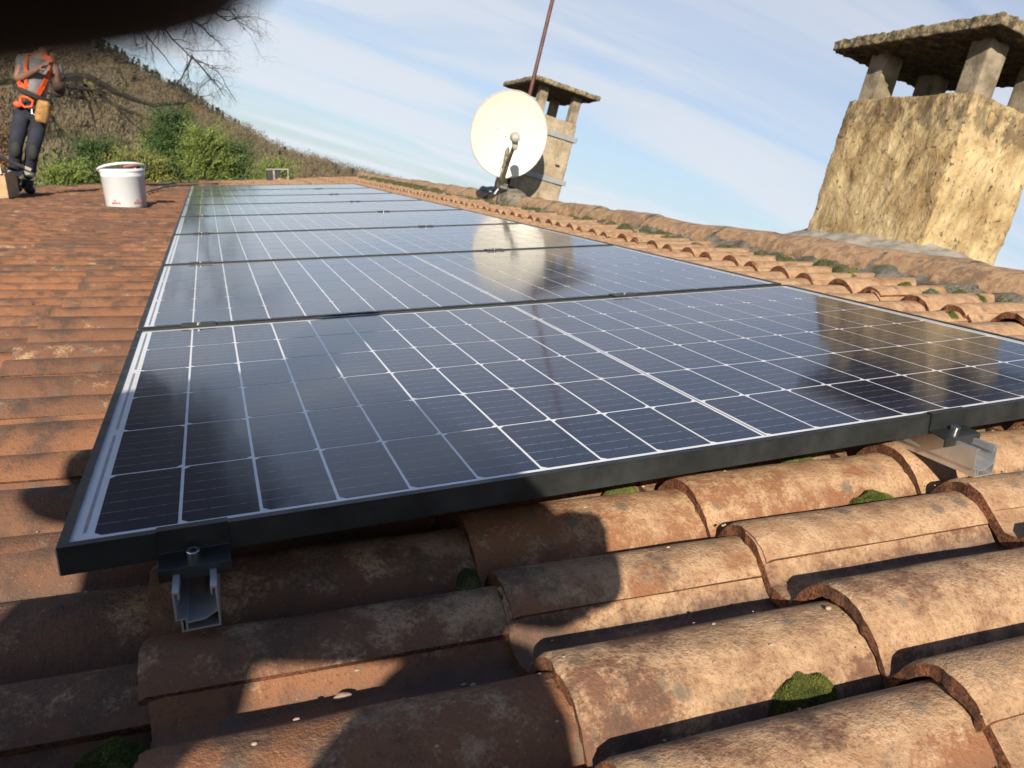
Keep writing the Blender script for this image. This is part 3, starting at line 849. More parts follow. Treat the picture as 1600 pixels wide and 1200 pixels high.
# ================================================================== CHIMNEYS
def rough_box(mb, x0, y0, z0, x1, y1, z1, res, amp, fr_, seed, taper=0.0, streaky=False, top=True, rnd=0.0):
    """box with every face subdivided and displaced by 3D noise, so that edges crumble"""
    def faces():
        nx, ny, nz = max(2, int((x1 - x0) / res)), max(2, int((y1 - y0) / res)), max(2, int((z1 - z0) / res))
        yield nx, nz, lambda u, v: (x0 + (x1 - x0) * u, y0, z0 + (z1 - z0) * v), 0
        yield nx, nz, lambda u, v: (x0 + (x1 - x0) * u, y1, z0 + (z1 - z0) * v), 1
        yield ny, nz, lambda u, v: (x0, y0 + (y1 - y0) * u, z0 + (z1 - z0) * v), 1
        yield ny, nz, lambda u, v: (x1, y0 + (y1 - y0) * u, z0 + (z1 - z0) * v), 0
        yield nx, ny, lambda u, v: (x0 + (x1 - x0) * u, y0 + (y1 - y0) * v, z1), 0
        yield nx, ny, lambda u, v: (x0 + (x1 - x0) * u, y0 + (y1 - y0) * v, z0), 1
    cx_, cy_ = (x0 + x1) / 2, (y0 + y1) / 2
    for nu, nv, fn, flip in faces():
        vs = []
        for i in range(nu + 1):
            for j in range(nv + 1):
                p = Vector(fn(i / nu, j / nv))
                q = Vector((p.x * fr_, p.y * fr_, p.z * fr_ * (0.65 if streaky else 1))) + Vector((seed, seed * 2, 0))
                d = (0.35 if streaky else 1) * noise.noise(q) + 0.6 * noise.noise(q * 2.3) + 0.35 * noise.noise(q * 5.1) + 0.2 * noise.noise(q * 11)
                if streaky:
                    c_ = noise.noise(q * 1.7 + Vector((7, 7, 7)))
                    if c_ > 0.12: d -= 0.35 + (c_ - 0.12) * 2.0
                    d += 0.30 * noise.noise(q * 23)
                t = (p.z - z0) / (z1 - z0)
                ex, ey = (p.x - cx_) / ((x1 - x0) / 2), (p.y - cy_) / ((y1 - y0) / 2)
                ez = (p.z - (z0 + z1) / 2) / ((z1 - z0) / 2)
                k_ = rnd * ((abs(ex) ** 10) * (abs(ey) ** 10) + (abs(ez) ** 10) * max(abs(ex) ** 10, abs(ey) ** 10))
                s_ = 1 - taper * t
                n_ = Vector((ex ** 5, ey ** 5, ez ** 7)); n_ = n_.normalized() if n_.length > 1e-6 else n_
                p2 = Vector((cx_ + (p.x - cx_) * s_, cy_ + (p.y - cy_) * s_, p.z)) + n_ * (amp * d - k_)
                vs.append(p2)
        fs = []
        for i in range(nu):
            for j in range(nv):
                f = (i * (nv + 1) + j, (i + 1) * (nv + 1) + j, (i + 1) * (nv + 1) + j + 1, i * (nv + 1) + j + 1)
                fs.append(f[::-1] if flip else f)
        mb.add(vs, fs)

def merged(o, d=0.0006):
    bm = bmesh.new(); bm.from_mesh(o.data); bmesh.ops.remove_doubles(bm, verts=bm.verts, dist=d); bmesh.ops.recalc_face_normals(bm, faces=bm.faces); bm.to_mesh(o.data); bm.free()
    o.data.polygons.foreach_set('use_smooth', [True] * len(o.data.polygons))

# near chimney
NF = T @ Matrix.Translation((2.90, 1.636, -0.01)) @ UPR
ch = empty('chimney', (0, 0, -0.1), 'near yellow ochre chimney with crumbling render and mossy slab cap', 'chimney', 'chimneys standing along the ridge', frame=NF)
mb = MB(); rough_box(mb, 0, 0, -0.55, 0.48, 0.70, 0.635, 0.0075, 0.0065, 8.5, 3.3, 0.012, True, rnd=0.010)
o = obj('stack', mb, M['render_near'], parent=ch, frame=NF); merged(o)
for (x0, y0, w, d) in ((0.03, 0.03, 0.105, 0.10), (0.03, 0.56, 0.105, 0.10), (0.345, 0.03, 0.105, 0.10), (0.345, 0.56, 0.105, 0.10)):
    mb = MB(); mb.box2((x0, y0, 0.60), (x0 + w, y0 + d, 0.86)); o = obj('pillar', mb, M['pillar'], parent=ch, frame=NF, bevel=0.008)
capF = NF @ Matrix.Translation((0, 0, 0.842))
ch_cap = None
mb = MB(); rough_box(mb, -0.075, -0.075, 0, 0.60, 0.82, 0.055, 0.006, 0.0095, 24, 8.1, 0, rnd=0.006)
me_o = obj('cap_slab', mb, M['cap'], frame=capF, origin=(0, 0, 0)); merged(me_o)
mw = MW[me_o]; me_o.parent = ch; me_o.matrix_parent_inverse = I4; me_o.matrix_local = MW[ch].inverted() @ mw
# mortar skirt round its foot, over the ridge
mb = MB(); vs = []; NU, NV = 46, 14
for i in range(NU + 1):
    for j in range(NV + 1):
        u, v = i / NU, j / NV
        y = 1.36 + 1.18 * u
        edge = math.sin(math.pi * min(1, max(0, u))) ** 0.35
        x = 2.69 + 0.27 * v
        z = -0.075 + edge * (0.105 * v ** 0.8) - 0.03 * (1 - edge) + 0.012 * noise.noise(Vector((x * 9, y * 9, 4))) + 0.005 * noise.noise(Vector((x * 40, y * 40, 4))) - 0.02 * v * (1 - u)
        vs.append((x, y, z))
mb.add(vs, [(i * (NV + 1) + j, (i + 1) * (NV + 1) + j, (i + 1) * (NV + 1) + j + 1, i * (NV + 1) + j + 1)[::-1] for i in range(NU) for j in range(NV)])
obj('mortar_skirt', mb, M['skirt'], parent=ch, smooth=True)

# far chimney
FF = T @ Matrix.Translation((2.80, 6.07, -0.01)) @ UPR
fc = empty('chimney', (0, 0, -0.1), 'far cream chimney with grey straps, behind the satellite dish', 'chimney', 'chimneys standing along the ridge', frame=FF)
mb = MB(); rough_box(mb, 0, 0, -0.5, 0.46, 0.62, 0.745, 0.018, 0.005, 9, 1.3, 0.012, rnd=0.012)
o = obj('stack', mb, M['render_far'], parent=fc, frame=FF); merged(o)
for (x0, y0) in ((0.02, 0.02), (0.02, 0.52), (0.36, 0.02), (0.36, 0.52)):
    mb = MB(); mb.box2((x0, y0, 0.72), (x0 + 0.08, y0 + 0.08, 0.985)); o = obj('pillar', mb, M['pillar'], parent=fc, frame=FF, bevel=0.006)
capF2 = FF @ Matrix.Translation((0, 0, 0.972))
mb = MB(); rough_box(mb, -0.10, -0.10, 0, 0.57, 0.76, 0.052, 0.018, 0.008, 15, 2.1, 0, rnd=0.008)
me_o = obj('cap_slab', mb, M['cap'], frame=capF2); merged(me_o)
mw = MW[me_o]; me_o.parent = fc; me_o.matrix_local = MW[fc].inverted() @ mw
for z_ in (0.175, 0.575):
    mb = MB(); w = 0.045; e = 0.012
    for a, b in (((-e, -e), (0.46 + e, -e)), ((0.46 + e, -e), (0.46 + e, 0.62 + e)), ((-e, 0.62 + e), (0.46 + e, 0.62 + e)), ((-e, -e), (-e, 0.62 + e))):
        mb.box2((a[0] - 0.0015, a[1] - 0.0015, z_), (b[0] + 0.0015, b[1] + 0.0015, z_ + w))
    obj('fixing_strap', mb, M['strap'], parent=fc, frame=FF)
mb = MB(); mb.box2((0.33, -0.012, 0.33), (0.37, 0.004, 0.345))
obj('iron_stub', mb, M['darkmetal'], parent=fc, frame=FF)

# antenna mast strapped to the front of the far chimney
ms = empty('antenna_mast', (0.02, -0.06, -0.05), 'tall thin rust red antenna pole rising beside the far chimney', 'antenna pole', frame=FF)
mb = MB(); mb.tube([(-0.115, -0.09, 0.02), (-0.115, -0.09, 1.0), (-0.118, -0.09, 2.6)], 0.017, 12)
o = obj('pole', mb, M['rust'], parent=ms, frame=FF, smooth=True)
for z_ in (0.19, 0.59):
    mb = MB(); mb.box2((-0.14, -0.112, z_), (0.01, -0.070, z_ + 0.03)); mb.box2((-0.0, -0.10, z_ + 0.004), (0.03, -0.0145, z_ + 0.026))
    obj('wall_bracket', mb, M['strap'], parent=ms, frame=FF)

# satellite dish
dn = (Vector((2.452, 5.15, 0.44)) - Vector((2.578, 5.6, 0.488))).normalized()
dn = (dn + Vector((0.02, -0.1, 0.07))).normalized()
dc = Vector((2.578, 5.62, 0.486))
upv = Vector((math.sin(PITCH), 0, math.cos(PITCH))); ax_x = upv.cross(dn).normalized(); ax_y = dn.cross(ax_x).normalized()
DF = T @ Matrix(((ax_x.x, ax_y.x, dn.x, dc.x), (ax_x.y, ax_y.y, dn.y, dc.y), (ax_x.z, ax_y.z, dn.z, dc.z), (0, 0, 0, 1)))
sd = empty('satellite_dish', (0, 0, -0.06), 'round cream white satellite dish with a feed arm in front of the far chimney', 'satellite dish', frame=DF)
mb = MB(); NR, NA = 14, 64; Rx, Ry, dep = 0.320, 0.352, 0.055
prof = []
for side in (0, 1):
    vs = []
    for i in range(NR + 1):
        r = i / NR
        for k_ in range(NA):
            a = 2 * math.pi * k_ / NA
            vs.append((Rx * r * math.cos(a), Ry * r * math.sin(a), dep * (r * r) - dep - (0.004 if side else 0)))
    b = len(mb.v); mb.v += vs
    for i in range(NR):
        for k_ in range(NA):
            f = (b + i * NA + k_, b + i * NA + (k_ + 1) % NA, b + (i + 1) * NA + (k_ + 1) % NA, b + (i + 1) * NA + k_)
            mb.f.append(f[::-1] if not side else f); mb.m.append(0)
reflector = obj('reflector', mb, M['dish'], parent=sd, frame=DF, smooth=True)
mb = MB(); ring = [(Rx * 1.003 * math.cos(2 * math.pi * k_ / 64), Ry * 1.003 * math.sin(2 * math.pi * k_ / 64), -0.003) for k_ in range(65)]
mb.tube(ring, 0.0055, 8, False); obj('rim', mb, M['greyplastic'], parent=sd, frame=DF, smooth=True)
# feed arm and feed head, placed in the roof frame
armA = Vector((2.482, 5.56, 0.085)); lnb = Vector((2.452, 5.15, 0.445))
mb = MB(); mb.tube([armA, armA.lerp(lnb, 0.55), lnb - Vector((0, 0, 0.03))], [0.019, 0.016, 0.013], 8)
obj('feed_arm', mb, M['arm'], parent=sd)
Rl = (dc - lnb).to_track_quat('Z', 'Y').to_matrix()
mb = MB(); mb.lathe([(0.001, -0.075), (0.030, -0.068), (0.036, -0.03), (0.034, 0.01), (0.040, 0.02), (0.040, 0.034), (0.001, 0.038)], lnb + Vector((0.0, 0, 0.012)), 20, Rl)
fh = obj('feed_head', mb, M['greyplastic'], parent=sd, smooth=True)
mb = MB(); mb.ball(lnb + Vector((-0.002, 0.0, -0.03)), 0.030, 12, 8, (0.8, 1, 1.9)); obj('feed_cover', mb, M['greyplastic'], parent=fh, smooth=True)
mb = MB(); mb.box(armA + Vector((0.02, 0.03, -0.012)), (0.065, 0.09, 0.045), UPR.to_3x3()); mb.tube([armA, dc - dn * 0.075 + Vector((0, 0, -0.1))], 0.02, 8); mb.tube([dc - dn * 0.07, Vector((2.72, 5.98, 0.46))], 0.02, 8); mb.tube([dc - dn * 0.07 - upv * 0.16, Vector((2.70, 5.98, 0.30))], 0.015, 8)
obj('back_bracket', mb, M['arm'], parent=sd)
mb = MB(); mb.tube([Vector((2.445, 5.50, 0.10)), Vector((2.42, 5.40, 0.22)), Vector((2.43, 5.33, 0.26)), Vector((2.455, 5.28, 0.30)), Vector((2.46, 5.22, 0.37))], 0.0028, 5)
obj('feed_cable', mb, M['blackcable'], parent=sd)
mb = MB(); mb.tube([Vector((2.43, 5.58, 0.005)), Vector((2.47, 5.60, 0.045)), Vector((2.52, 5.64, 0.065)), Vector((2.59, 5.70, 0.05)), Vector((2.66, 5.78, 0.0)), Vector((2.70, 5.84, -0.04))], 0.0075, 8)
tmp = obj('coax_cable', mb, M['whitecable'], origin=(2.43, 5.58, 0.005), smooth=True, label='short looped white cable below the satellite dish', cat='cable')
for q in ((-0.10, 0.02), (-0.13, -0.21), (-0.02, -0.02)):
    mb = MB(); mb.ball((q[0], q[1], -0.05), 0.006, 8, 5); obj('bolt_head', mb, M['arm'], parent=sd, frame=DF)
# low black sheet of roofing felt by the foot of the far chimney and a mortar hump
mb = MB(); vs = []
for i in range(13):
    for j in range(7):
        x = 2.70 + 0.12 * j / 6; y = 5.9 + 0.95 * i / 12
        vs.append((x, y, -0.035 + 0.045 * math.sin(math.pi * j / 6) + 0.02 * noise.noise(Vector((x * 9, y * 5, 0))) + 0.03 * math.exp(-((y - 6.2) / 0.4) ** 2)))
mb.add(vs, [(i * 7 + j, (i + 1) * 7 + j, (i + 1) * 7 + j + 1, i * 7 + j + 1)[::-1] for i in range(12) for j in range(6)])
obj('roofing_felt', mb, M['darkmetal'], origin=(2.7, 6, 0), smooth=True, label='crumpled black roofing felt lying on the ridge left of the far chimney', cat='roofing felt')
mb = MB(); 
for q in range(1):
    mb.ball((2.60, 5.60, -0.07), 0.15, 24, 14, (0.9, 1.5, 0.75))
for i_, v in enumerate(mb.v):
    v = Vector(v); d = noise.noise(v * 14) * 0.014; mb.v[i_] = tuple(v + (v - Vector((2.6, 5.6, -0.07))).normalized() * d)
obj('mortar_hump', mb, M['mortar'], parent=fc, smooth=True)

# ================================================================== MOSS CUSHIONS AND STONES
def cushion(mb, c, rx, ry, h, n, blade, seed):
    rr = random.Random(seed); c = Vector(c)
    # solid dome
    vs = []; NA_, NR_ = 18, 6
    for i in range(NR_ + 1):
        for k_ in range(NA_):
            a = 2 * math.pi * k_ / NA_; r = i / NR_
            w = 1 + 0.22 * noise.noise(Vector((math.cos(a) * 1.8 + seed, math.sin(a) * 1.5, 0)))
            z = h * 0.80 * max(0, 1 - r * r) ** 0.55 * (1 + 0.22 * noise.noise(Vector((r * math.cos(a) * 2.4 + seed, r * math.sin(a) * 2.4, 3))))
            vs.append(c + Vector((rx * r * w * math.cos(a), ry * r * w * math.sin(a), z - 0.004)))
    mb.add(vs, [(i * NA_ + k_, i * NA_ + (k_ + 1) % NA_, (i + 1) * NA_ + (k_ + 1) % NA_, (i + 1) * NA_ + k_)[::-1] for i in range(NR_) for k_ in range(NA_)])
    for _ in range(n):
        a = rr.uniform(0, 6.283); r = math.sqrt(rr.random())
        w = 1 + 0.22 * noise.noise(Vector((math.cos(a) * 1.8 + seed, math.sin(a) * 1.5, 0)))
        lump = (1 + 0.22 * noise.noise(Vector((r * math.cos(a) * 2.4 + seed, r * math.sin(a) * 2.4, 3))))
        p = c + Vector((rx * r * w * math.cos(a), ry * r * w * math.sin(a), h * 0.80 * max(0, 1 - r * r) ** 0.55 * lump - 0.004))
        nrm = Vector((math.cos(a) * r / rx, math.sin(a) * r / ry, (0.25 + math.sqrt(max(0, 1 - r * r))) / max(h, 0.01))).normalized()
        d = (nrm + Vector((rr.gauss(0, .5), rr.gauss(0, .5), rr.gauss(0, .3)))).normalized()
        e = d.orthogonal().normalized(); e = Matrix.Rotation(rr.uniform(0, 6.28), 3, d) @ e
        L_ = blade * rr.uniform(0.6, 1.3)
        mb.add([p - e * L_ * 0.28, p + e * L_ * 0.28, p + d * L_ * 0.8], [(0, 1, 2)])
ZT = -0.150
moss = [  # x, y, z, rx, ry, h, blades, material, label
 (0.655, -0.295, ZT + .004, .044, .032, .042, 5200, 'moss', 'large green moss cushion in the front trough of the nearest sunlit tiles'),
 (1.035, 0.000, ZT + .006, .042, .030, .046, 3600, 'moss', 'domed bright moss cushion below the projecting right rail'),
 (1.020, -0.157, ZT, .030, .022, .022, 900, 'mossgrey', 'left lobe of grey green moss between tile ends near the right edge'),
 (1.062, -0.165, ZT, .028, .022, .024, 900, 'moss', 'right lobe of bright moss between tile ends near the right edge'),
 (0.700, 0.150, ZT + .02, .030, .020, .036, 900, 'moss', 'moss tuft just under the middle of the panel front edge'),
 (1.025, 0.150, ZT + .02, .030, .018, .036, 900, 'moss', 'moss tuft under the panel edge left of the right rail'),
 (0.297, -0.075, ZT + .035, .016, .013, .018, 700, 'mossdark', 'small dark moss tuft on the shaded tile right of the left rail'),
 (0.405, -0.030, ZT + .045, .014, .018, .022, 700, 'mossdark', 'dark moss tuft at the corner of a shaded tile end'),
 (0.045, -0.150, ZT + .01, .030, .026, .026, 1500, 'moss', 'green moss wedge at the tile end in the lower left corner'),
 (0.417, -0.330, ZT + .01, .015, .016, .018, 700, 'moss', 'tiny green moss tuft at the bottom centre beside a pale stone'),
 (2.185, 0.868, -0.125, .028, .030, .050, 1200, 'moss', 'bright moss plug inside an open tile end by the right panel edge'),
 (-0.130, 1.075, -0.150, .050, .040, .034, 1500, 'moss', 'long lime moss patch left of the nearest panel'),
 (-0.225, 1.165, -0.150, .020, .022, .032, 700, 'mossdark', 'dark rounded moss knob left of the long lime moss patch'),
 (-0.090, 1.385, -0.150, .030, .030, .036, 900, 'mossdark', 'dark moss tuft against the panel corner by the first joint'),
 (-0.235, 2.060, -0.145, .055, .045, .034, 1300, 'mossdark', 'elongated olive moss patch left of the second panel'),
 (-0.470, 2.330, -0.145, .040, .035, .040, 1000, 'mossgrey', 'pale rimmed moss cushion far left beside the second panel'),
 (-0.285, 1.770, -0.145, .022, .040, .030, 700, 'mossdark', 'dark moss at a tile end left of the first joint'),
 (-0.630, 3.35, -0.140, .060, .050, .030, 900, 'moss', 'yellow green moss patch at the left edge of the picture, middle distance'),
 (1.175, -0.215, ZT + .0, .018, .02, .028, 500, 'mossdark', 'dark moss inside the broken tile end at the right picture edge'),
 (0.752, -0.415, ZT + .0, .012, .018, .020, 600, 'mossdark', 'green moss strip at the tile end in the bottom right corner'),
 (1.142, -0.070, ZT + .045, .014, .014, .020, 500, 'mossdark', 'dark moss inside the hollow tile end under the right rail'),
]
for (x, y, z, rx, ry, h, n, mt, lab) in moss:
    mb = MB(); cushion(mb, (x, y, z), rx, ry, h, int(n * 2.8), 0.0024 if y < 1 else 0.0042, x * 7 + y)
    obj('moss_cushion', mb, M[mt], origin=(x, y, z), label=lab, cat='moss', group='moss cushions growing on the roof tiles')
# ridge foot moss tufts near the second chimney
rm = [(2.42, 1.52), (2.43, 1.40), (2.45, 1.28), (2.42, 1.14), (2.47, 1.01), (2.50, 0.93), (2.49, 1.09)]
desc = ['first and leftmost', 'second', 'third', 'fourth', 'fifth', 'rightmost', 'upper']
for q, (x, y) in enumerate(rm):
    mb = MB(); cushion(mb, (x, y, -0.115), .030, .038, .045, 700, 0.006, q * 3.1)
    obj('moss_cushion', mb, M['mossgrey' if q % 2 else 'moss'], origin=(x, y, -0.115), label='%s green moss tuft along the ridge foot below the near chimney' % desc[q], cat='moss', group='moss cushions growing on the roof tiles')
# scattered small moss: stuff
mb = MB(); rr = random.Random(11)
for q in range(110):        # along the ridge foot
    y = 1.6 + 11 * rr.random() ** 1.3; x = 2.50 + rr.uniform(-0.05, 0.06)
    cushion(mb, (x, y, -0.10), rr.uniform(.02, .05), rr.uniform(.03, .09), rr.uniform(.02, .05), 40, 0.012, q)
for q in range(70):
    y = 7.5 + 5 * rr.random(); x = 2.56 + rr.uniform(-0.06, 0.10)
    cushion(mb, (x, y, -0.085), .06, .10, .05, 40, 0.016, q + 300)
obj('ridge_moss', mb, M['mossdark'], kind='stuff', label='olive moss along the foot of the ridge tiles', cat='moss')
mb = MB()
for q in range(260):
    y = 1.6 + 8.7 * rr.random() ** 0.7; x = -0.15 - (0.35 + 0.22 * y) * rr.random()
    if y + 0.3 > end_y(x): continue
    cushion(mb, (x, y, -0.145 + rr.uniform(0, .01)), rr.uniform(.03, .10), rr.uniform(.02, .04), rr.uniform(.015, .032), 30, 0.012, q + 100)
for q in range(60):
    x = rr.uniform(-3.2, 0.2)
    cushion(mb, (x, end_y(x) - rr.uniform(0.05, 0.35), -0.13), rr.uniform(.08, .2), rr.uniform(.05, .1), rr.uniform(.02, .05), 40, 0.02, q + 500)
obj('roof_moss', mb, M['mossdark'], kind='stuff', label='scattered olive moss in the troughs of the far left tiles', cat='moss')
def stone(mb, c, r, sc, seed):
    b = len(mb.v); mb.ball(c, r, 10, 7, sc)
    for i_ in range(b, len(mb.v)):
        v = Vector(mb.v[i_]); d = v - Vector(c); mb.v[i_] = tuple(Vector(c) + d * (1 + 0.35 * noise.noise(d * 90 + Vector((seed, 0, 0)))))
for (x, y, z, r, sc, lab) in ((0.405, -0.262, -0.139, .0065, (1, .8, 2.2), 'pale upright stone chip wedged at a tile end, bottom centre'),
                              (0.243, -0.138, -0.134, .0045, (2.2, 1, .6), 'flat pale pink stone chip in the shaded trough, lower left'),
                              (0.843, -0.293, -0.146, .006, (1.2, 1, 1.1), 'small pale stone in the purple shadow, lower right'),
                              (-0.035, 1.10, -0.145, .022, (1.2, .9, .6), 'pale broken chip beside the long moss patch at the panel edge'),
                              (-0.335, 3.10, -0.130, .028, (1.2, 1, .5), 'pale round stone on the red tiles left of the third panel'),
                              (1.57, 8.32, -0.09, .03, (1.2, 1, .7), 'orange pink lump at the far right corner of the panel row')):
    mb = MB(); stone(mb, (x, y, z), r, sc, x * 9)
    obj('stone_chip', mb, M['pebble'], origin=(x, y, z), smooth=True, label=lab, cat='stone', group='stone chips lying on the tiles')
mb = MB()
for q in range(70):
    ji = rr.randrange(9, 14); xx = rr.choice(COURSES[12:17]) + rr.uniform(-0.015, 0.012); jy = JOINTS[ji] + rr.choice((0.075, 0.24, 0.25, 0.085))
    if 0.0 < xx < 1.7 and jy > 0.2: continue
    cushion(mb, (xx, jy, -0.152), rr.uniform(.006, .02), rr.uniform(.006, .014), rr.uniform(.005, .013), 160, 0.0028, q * 1.7)
obj('joint_moss', mb, M['mossdark'], kind='stuff', label='thin dark moss in the damp joints of the near tiles', cat='moss')
mb = MB()
for q in range(420):      # crumbs and grit lying on the near tiles
    x = rr.uniform(-0.1, 1.5); y = rr.uniform(-0.55, 0.35); s = (y - (-0.335)) % 0.3
    zz = -0.148 if rr.random() < 0.6 else None
    for ji in range(len(JOINTS) - 1):
        if JOINTS[ji] <= y < JOINTS[ji + 1]: s = (y - JOINTS[ji]) / (JOINTS[ji + 1] - JOINTS[ji]) * PER
    ci = max([c for c in COURSES if c <= x] or [COURSES[0]])
    z = plane_z(ci) - 0.004 + ztop(s) + 0.019 * (1 - (x - ci) / 0.36) + 0.0008
    stone(mb, (x, y, z), rr.uniform(.0007, .0020) * (1.6 if rr.random() < 0.06 else 1), (rr.uniform(.8, 1.8), 1, .7), q)
obj('grit', mb, M['seed'], kind='stuff', label='pale crumbs and grit scattered over the tiles', cat='grit')

# ================================================================== BUCKET, BOX, STICK, CABLE, VENT FRAME
BF = T @ Matrix.Translation((-0.49, 6.66, -0.105))
bk = empty('bucket', (0, 0, 0), 'white plastic bucket with a thick white handle standing on the tiles', 'bucket', frame=BF)
mb = MB(); mb.lathe([(0.001, 0.004), (0.150, 0.0), (0.156, 0.006), (0.168, 0.285), (0.177, 0.290), (0.177, 0.312), (0.169, 0.315), (0.170, 0.300), (0.150, 0.02), (0.001, 0.018)], (0, 0, 0), 48)
obj('bucket_body', mb, M['bucket'], parent=bk, frame=BF, smooth=True, bevel=0)
mb = MB(); A = Matrix.Rotation(math.radians(-62), 3, 'X') @ Matrix.Identity(3)
hp = []
for i in range(21):
    a = math.pi * i / 20
    p = Vector((-0.180 * math.cos(a), 0, 0.185 * math.sin(a)))
    hp.append(Matrix.Rotation(math.radians(77), 3, 'X') @ p + Vector((0, 0, 0.30 + 0.030 * (1 - math.cos(a)) / 2)))
mb.tube(hp, 0.011, 8); obj('handle', mb, M['bucket'], parent=bk, frame=BF, smooth=True)
mb = MB()
for a, n_ in ((-125, 7), (-62, 7)):
    for i in range(n_):
        t = math.radians(a + i * 3.6); h0 = 0.040 + (0.004 if i % 2 else 0); wid = random.choice((0.006, 0.008))
        r = 0.1602
        c = Vector((r * math.cos(t), r * math.sin(t), h0)); mb.box(c, (wid, 0.003, 0.013 + 0.005 * (i % 3 == 0)), Matrix.Rotation(t + math.pi / 2, 3, 'Z'))
    t = math.radians(a + 8); mb.box((0.1608 * math.cos(t), 0.1608 * math.sin(t), 0.062), (0.016, 0.003, 0.010), Matrix.Rotation(t + math.pi / 2, 3, 'Z'))
obj('red_print', mb, M['redprint'], parent=bk, frame=BF)
tl = empty('hand_tool', (-0.02, 0.0, 0.02), 'dark hand tool with a dull red grip lying in the white bucket', 'tool', frame=BF)
mb = MB(); mb.box((-0.03, 0.02, 0.30), (0.25, 0.09, 0.05), Matrix.Rotation(0.08, 3, 'Y')); mb.tube([(-0.13, -0.02, 0.05), (-0.16, -0.02, 0.345)], 0.012, 8); mb.tube([(0.10, 0.03, 0.10), (0.13, 0.0, 0.355)], 0.018, 8)
obj('tool_body', mb, M['darktool'], parent=tl, frame=BF)
mb = MB(); mb.tube([(0.02, -0.02, 0.325), (0.14, -0.03, 0.345)], 0.018, 8); obj('tool_grip', mb, M['redtool'], parent=tl, frame=BF)

# the worker's cardboard box, cut by the left picture edge
XF = T @ Matrix.Translation((-1.98, 8.42, -0.105))
bx = empty('cardboard_box', (0, 0, 0), 'tan cardboard box with a pale upper flap at the left picture edge', 'box', frame=XF)
mb = MB(); mb.box2((-0.55, -0.10, 0), (0.30, 0.42, 0.24)); obj('carton', mb, M['card'], parent=bx, frame=XF, bevel=0.004)
mb = MB(); mb.box((-0.18, -0.09, 0.42), (0.90, 0.012, 0.36), Matrix.Rotation(math.radians(8), 3, 'X')); obj('flap', mb, M['cardpale'], parent=bx, frame=XF)
mb = MB(); mb.box((-0.17, -0.118, 0.243), (0.90, 0.02, 0.016)); obj('flap_edge', mb, M['bucket'], parent=bx, frame=XF)
mb = MB(); mb.tube([(-2.0, 8.62, 0.40), (-1.52, 8.72, 0.155)], 0.018, 6)
obj('wooden_batten', mb, M['wood'], origin=(-1.5, 8.72, 0.2), label='pale wooden batten leaning from the box towards the worker\'s boots', cat='batten')
mb = MB(); mb.tube([(-0.46, 8.6, -0.075), (-0.42, 9.2, -0.085), (-0.33, 9.9, -0.08), (-0.22, 10.4, -0.085), (-0.02, 10.75, -0.09), (0.3, 10.9, -0.09)], 0.012, 6)
obj('loose_cable', mb, M['arm'], origin=(-0.46, 8.6, -0.07), smooth=True, label='loose grey cable lying between the bucket and the far panel corner', cat='cable')
VF = T @ Matrix.Translation((1.03, 12.15, -0.11))
vt = empty('vent_frame', (0, 0, 0), 'small grey metal box frame at the far roof edge beyond the panels', 'roof vent', frame=VF)
mb = MB(); mb.box2((0, 0, 0.165), (0.335, 0.22, 0.185)); mb.box2((0.31, 0, 0), (0.33, 0.02, 0.164)); mb.box2((0.31, 0.2, 0), (0.33, 0.22, 0.164)); mb.box2((0.095, -0.004, 0.0), (0.125, 0.02, 0.164)); obj('frame', mb, M['greybox'], parent=vt, frame=VF)
mb = MB(); mb.box2((0.005, 0.0, 0.01), (0.09, 0.2, 0.16)); mb.box2((0.13, 0.03, 0.03), (0.20, 0.2, 0.16)); obj('louvre', mb, M['darkmetal'], parent=vt, frame=VF)
mb = MB(); mb.box2((0.16, -0.02, 0), (0.24, 0.06, 0.045)); obj('foot_tile', mb, M['ridge'], parent=vt, frame=VF)

# ================================================================== PEOPLE
def skin(name, nodes, edges, mat, parent, frame, sub=2, root=None):
    """nodes: {key:(x,y,z,r)} or (x,y,z,rx,ry)"""
    keys = list(nodes); idx = {k_: i for i, k_ in enumerate(keys)}
    me = bpy.data.meshes.new(name)
    me.from_pydata([nodes[k_][:3] for k_ in keys], [(idx[a], idx[b]) for a, b in edges], [])
    o = bpy.data.objects.new(name, me); COL.objects.link(o)
    sm = o.modifiers.new('skin', 'SKIN'); sm.use_smooth_shade = True; sm.branch_smoothing = 0.4
    for i, k_ in enumerate(keys):
        r = nodes[k_][3:]
        o.data.skin_vertices[0].data[i].radius = (r[0], r[1] if len(r) > 1 else r[0])
        o.data.skin_vertices[0].data[i].use_root = (k_ == (root or keys[0]))
    sb = o.modifiers.new('sub', 'SUBSURF'); sb.levels = sub; sb.render_levels = sub
    dg = bpy.context.evaluated_depsgraph_get()
    m2 = bpy.data.meshes.new_from_object(o.evaluated_get(dg))
    bpy.data.objects.remove(o); bpy.data.meshes.remove(me)
    X = MW[parent].inverted() @ frame
    m2.transform(X); m2.materials.clear(); m2.materials.append(mat)
    m2.polygons.foreach_set('use_smooth', [True] * len(m2.polygons))
    m2.name = name
    o2 = bpy.data.objects.new(name, m2); COL.objects.link(o2); o2.parent = parent; MW[o2] = MW[parent]
    return o2
def chain(keys): return list(zip(keys, keys[1:]))

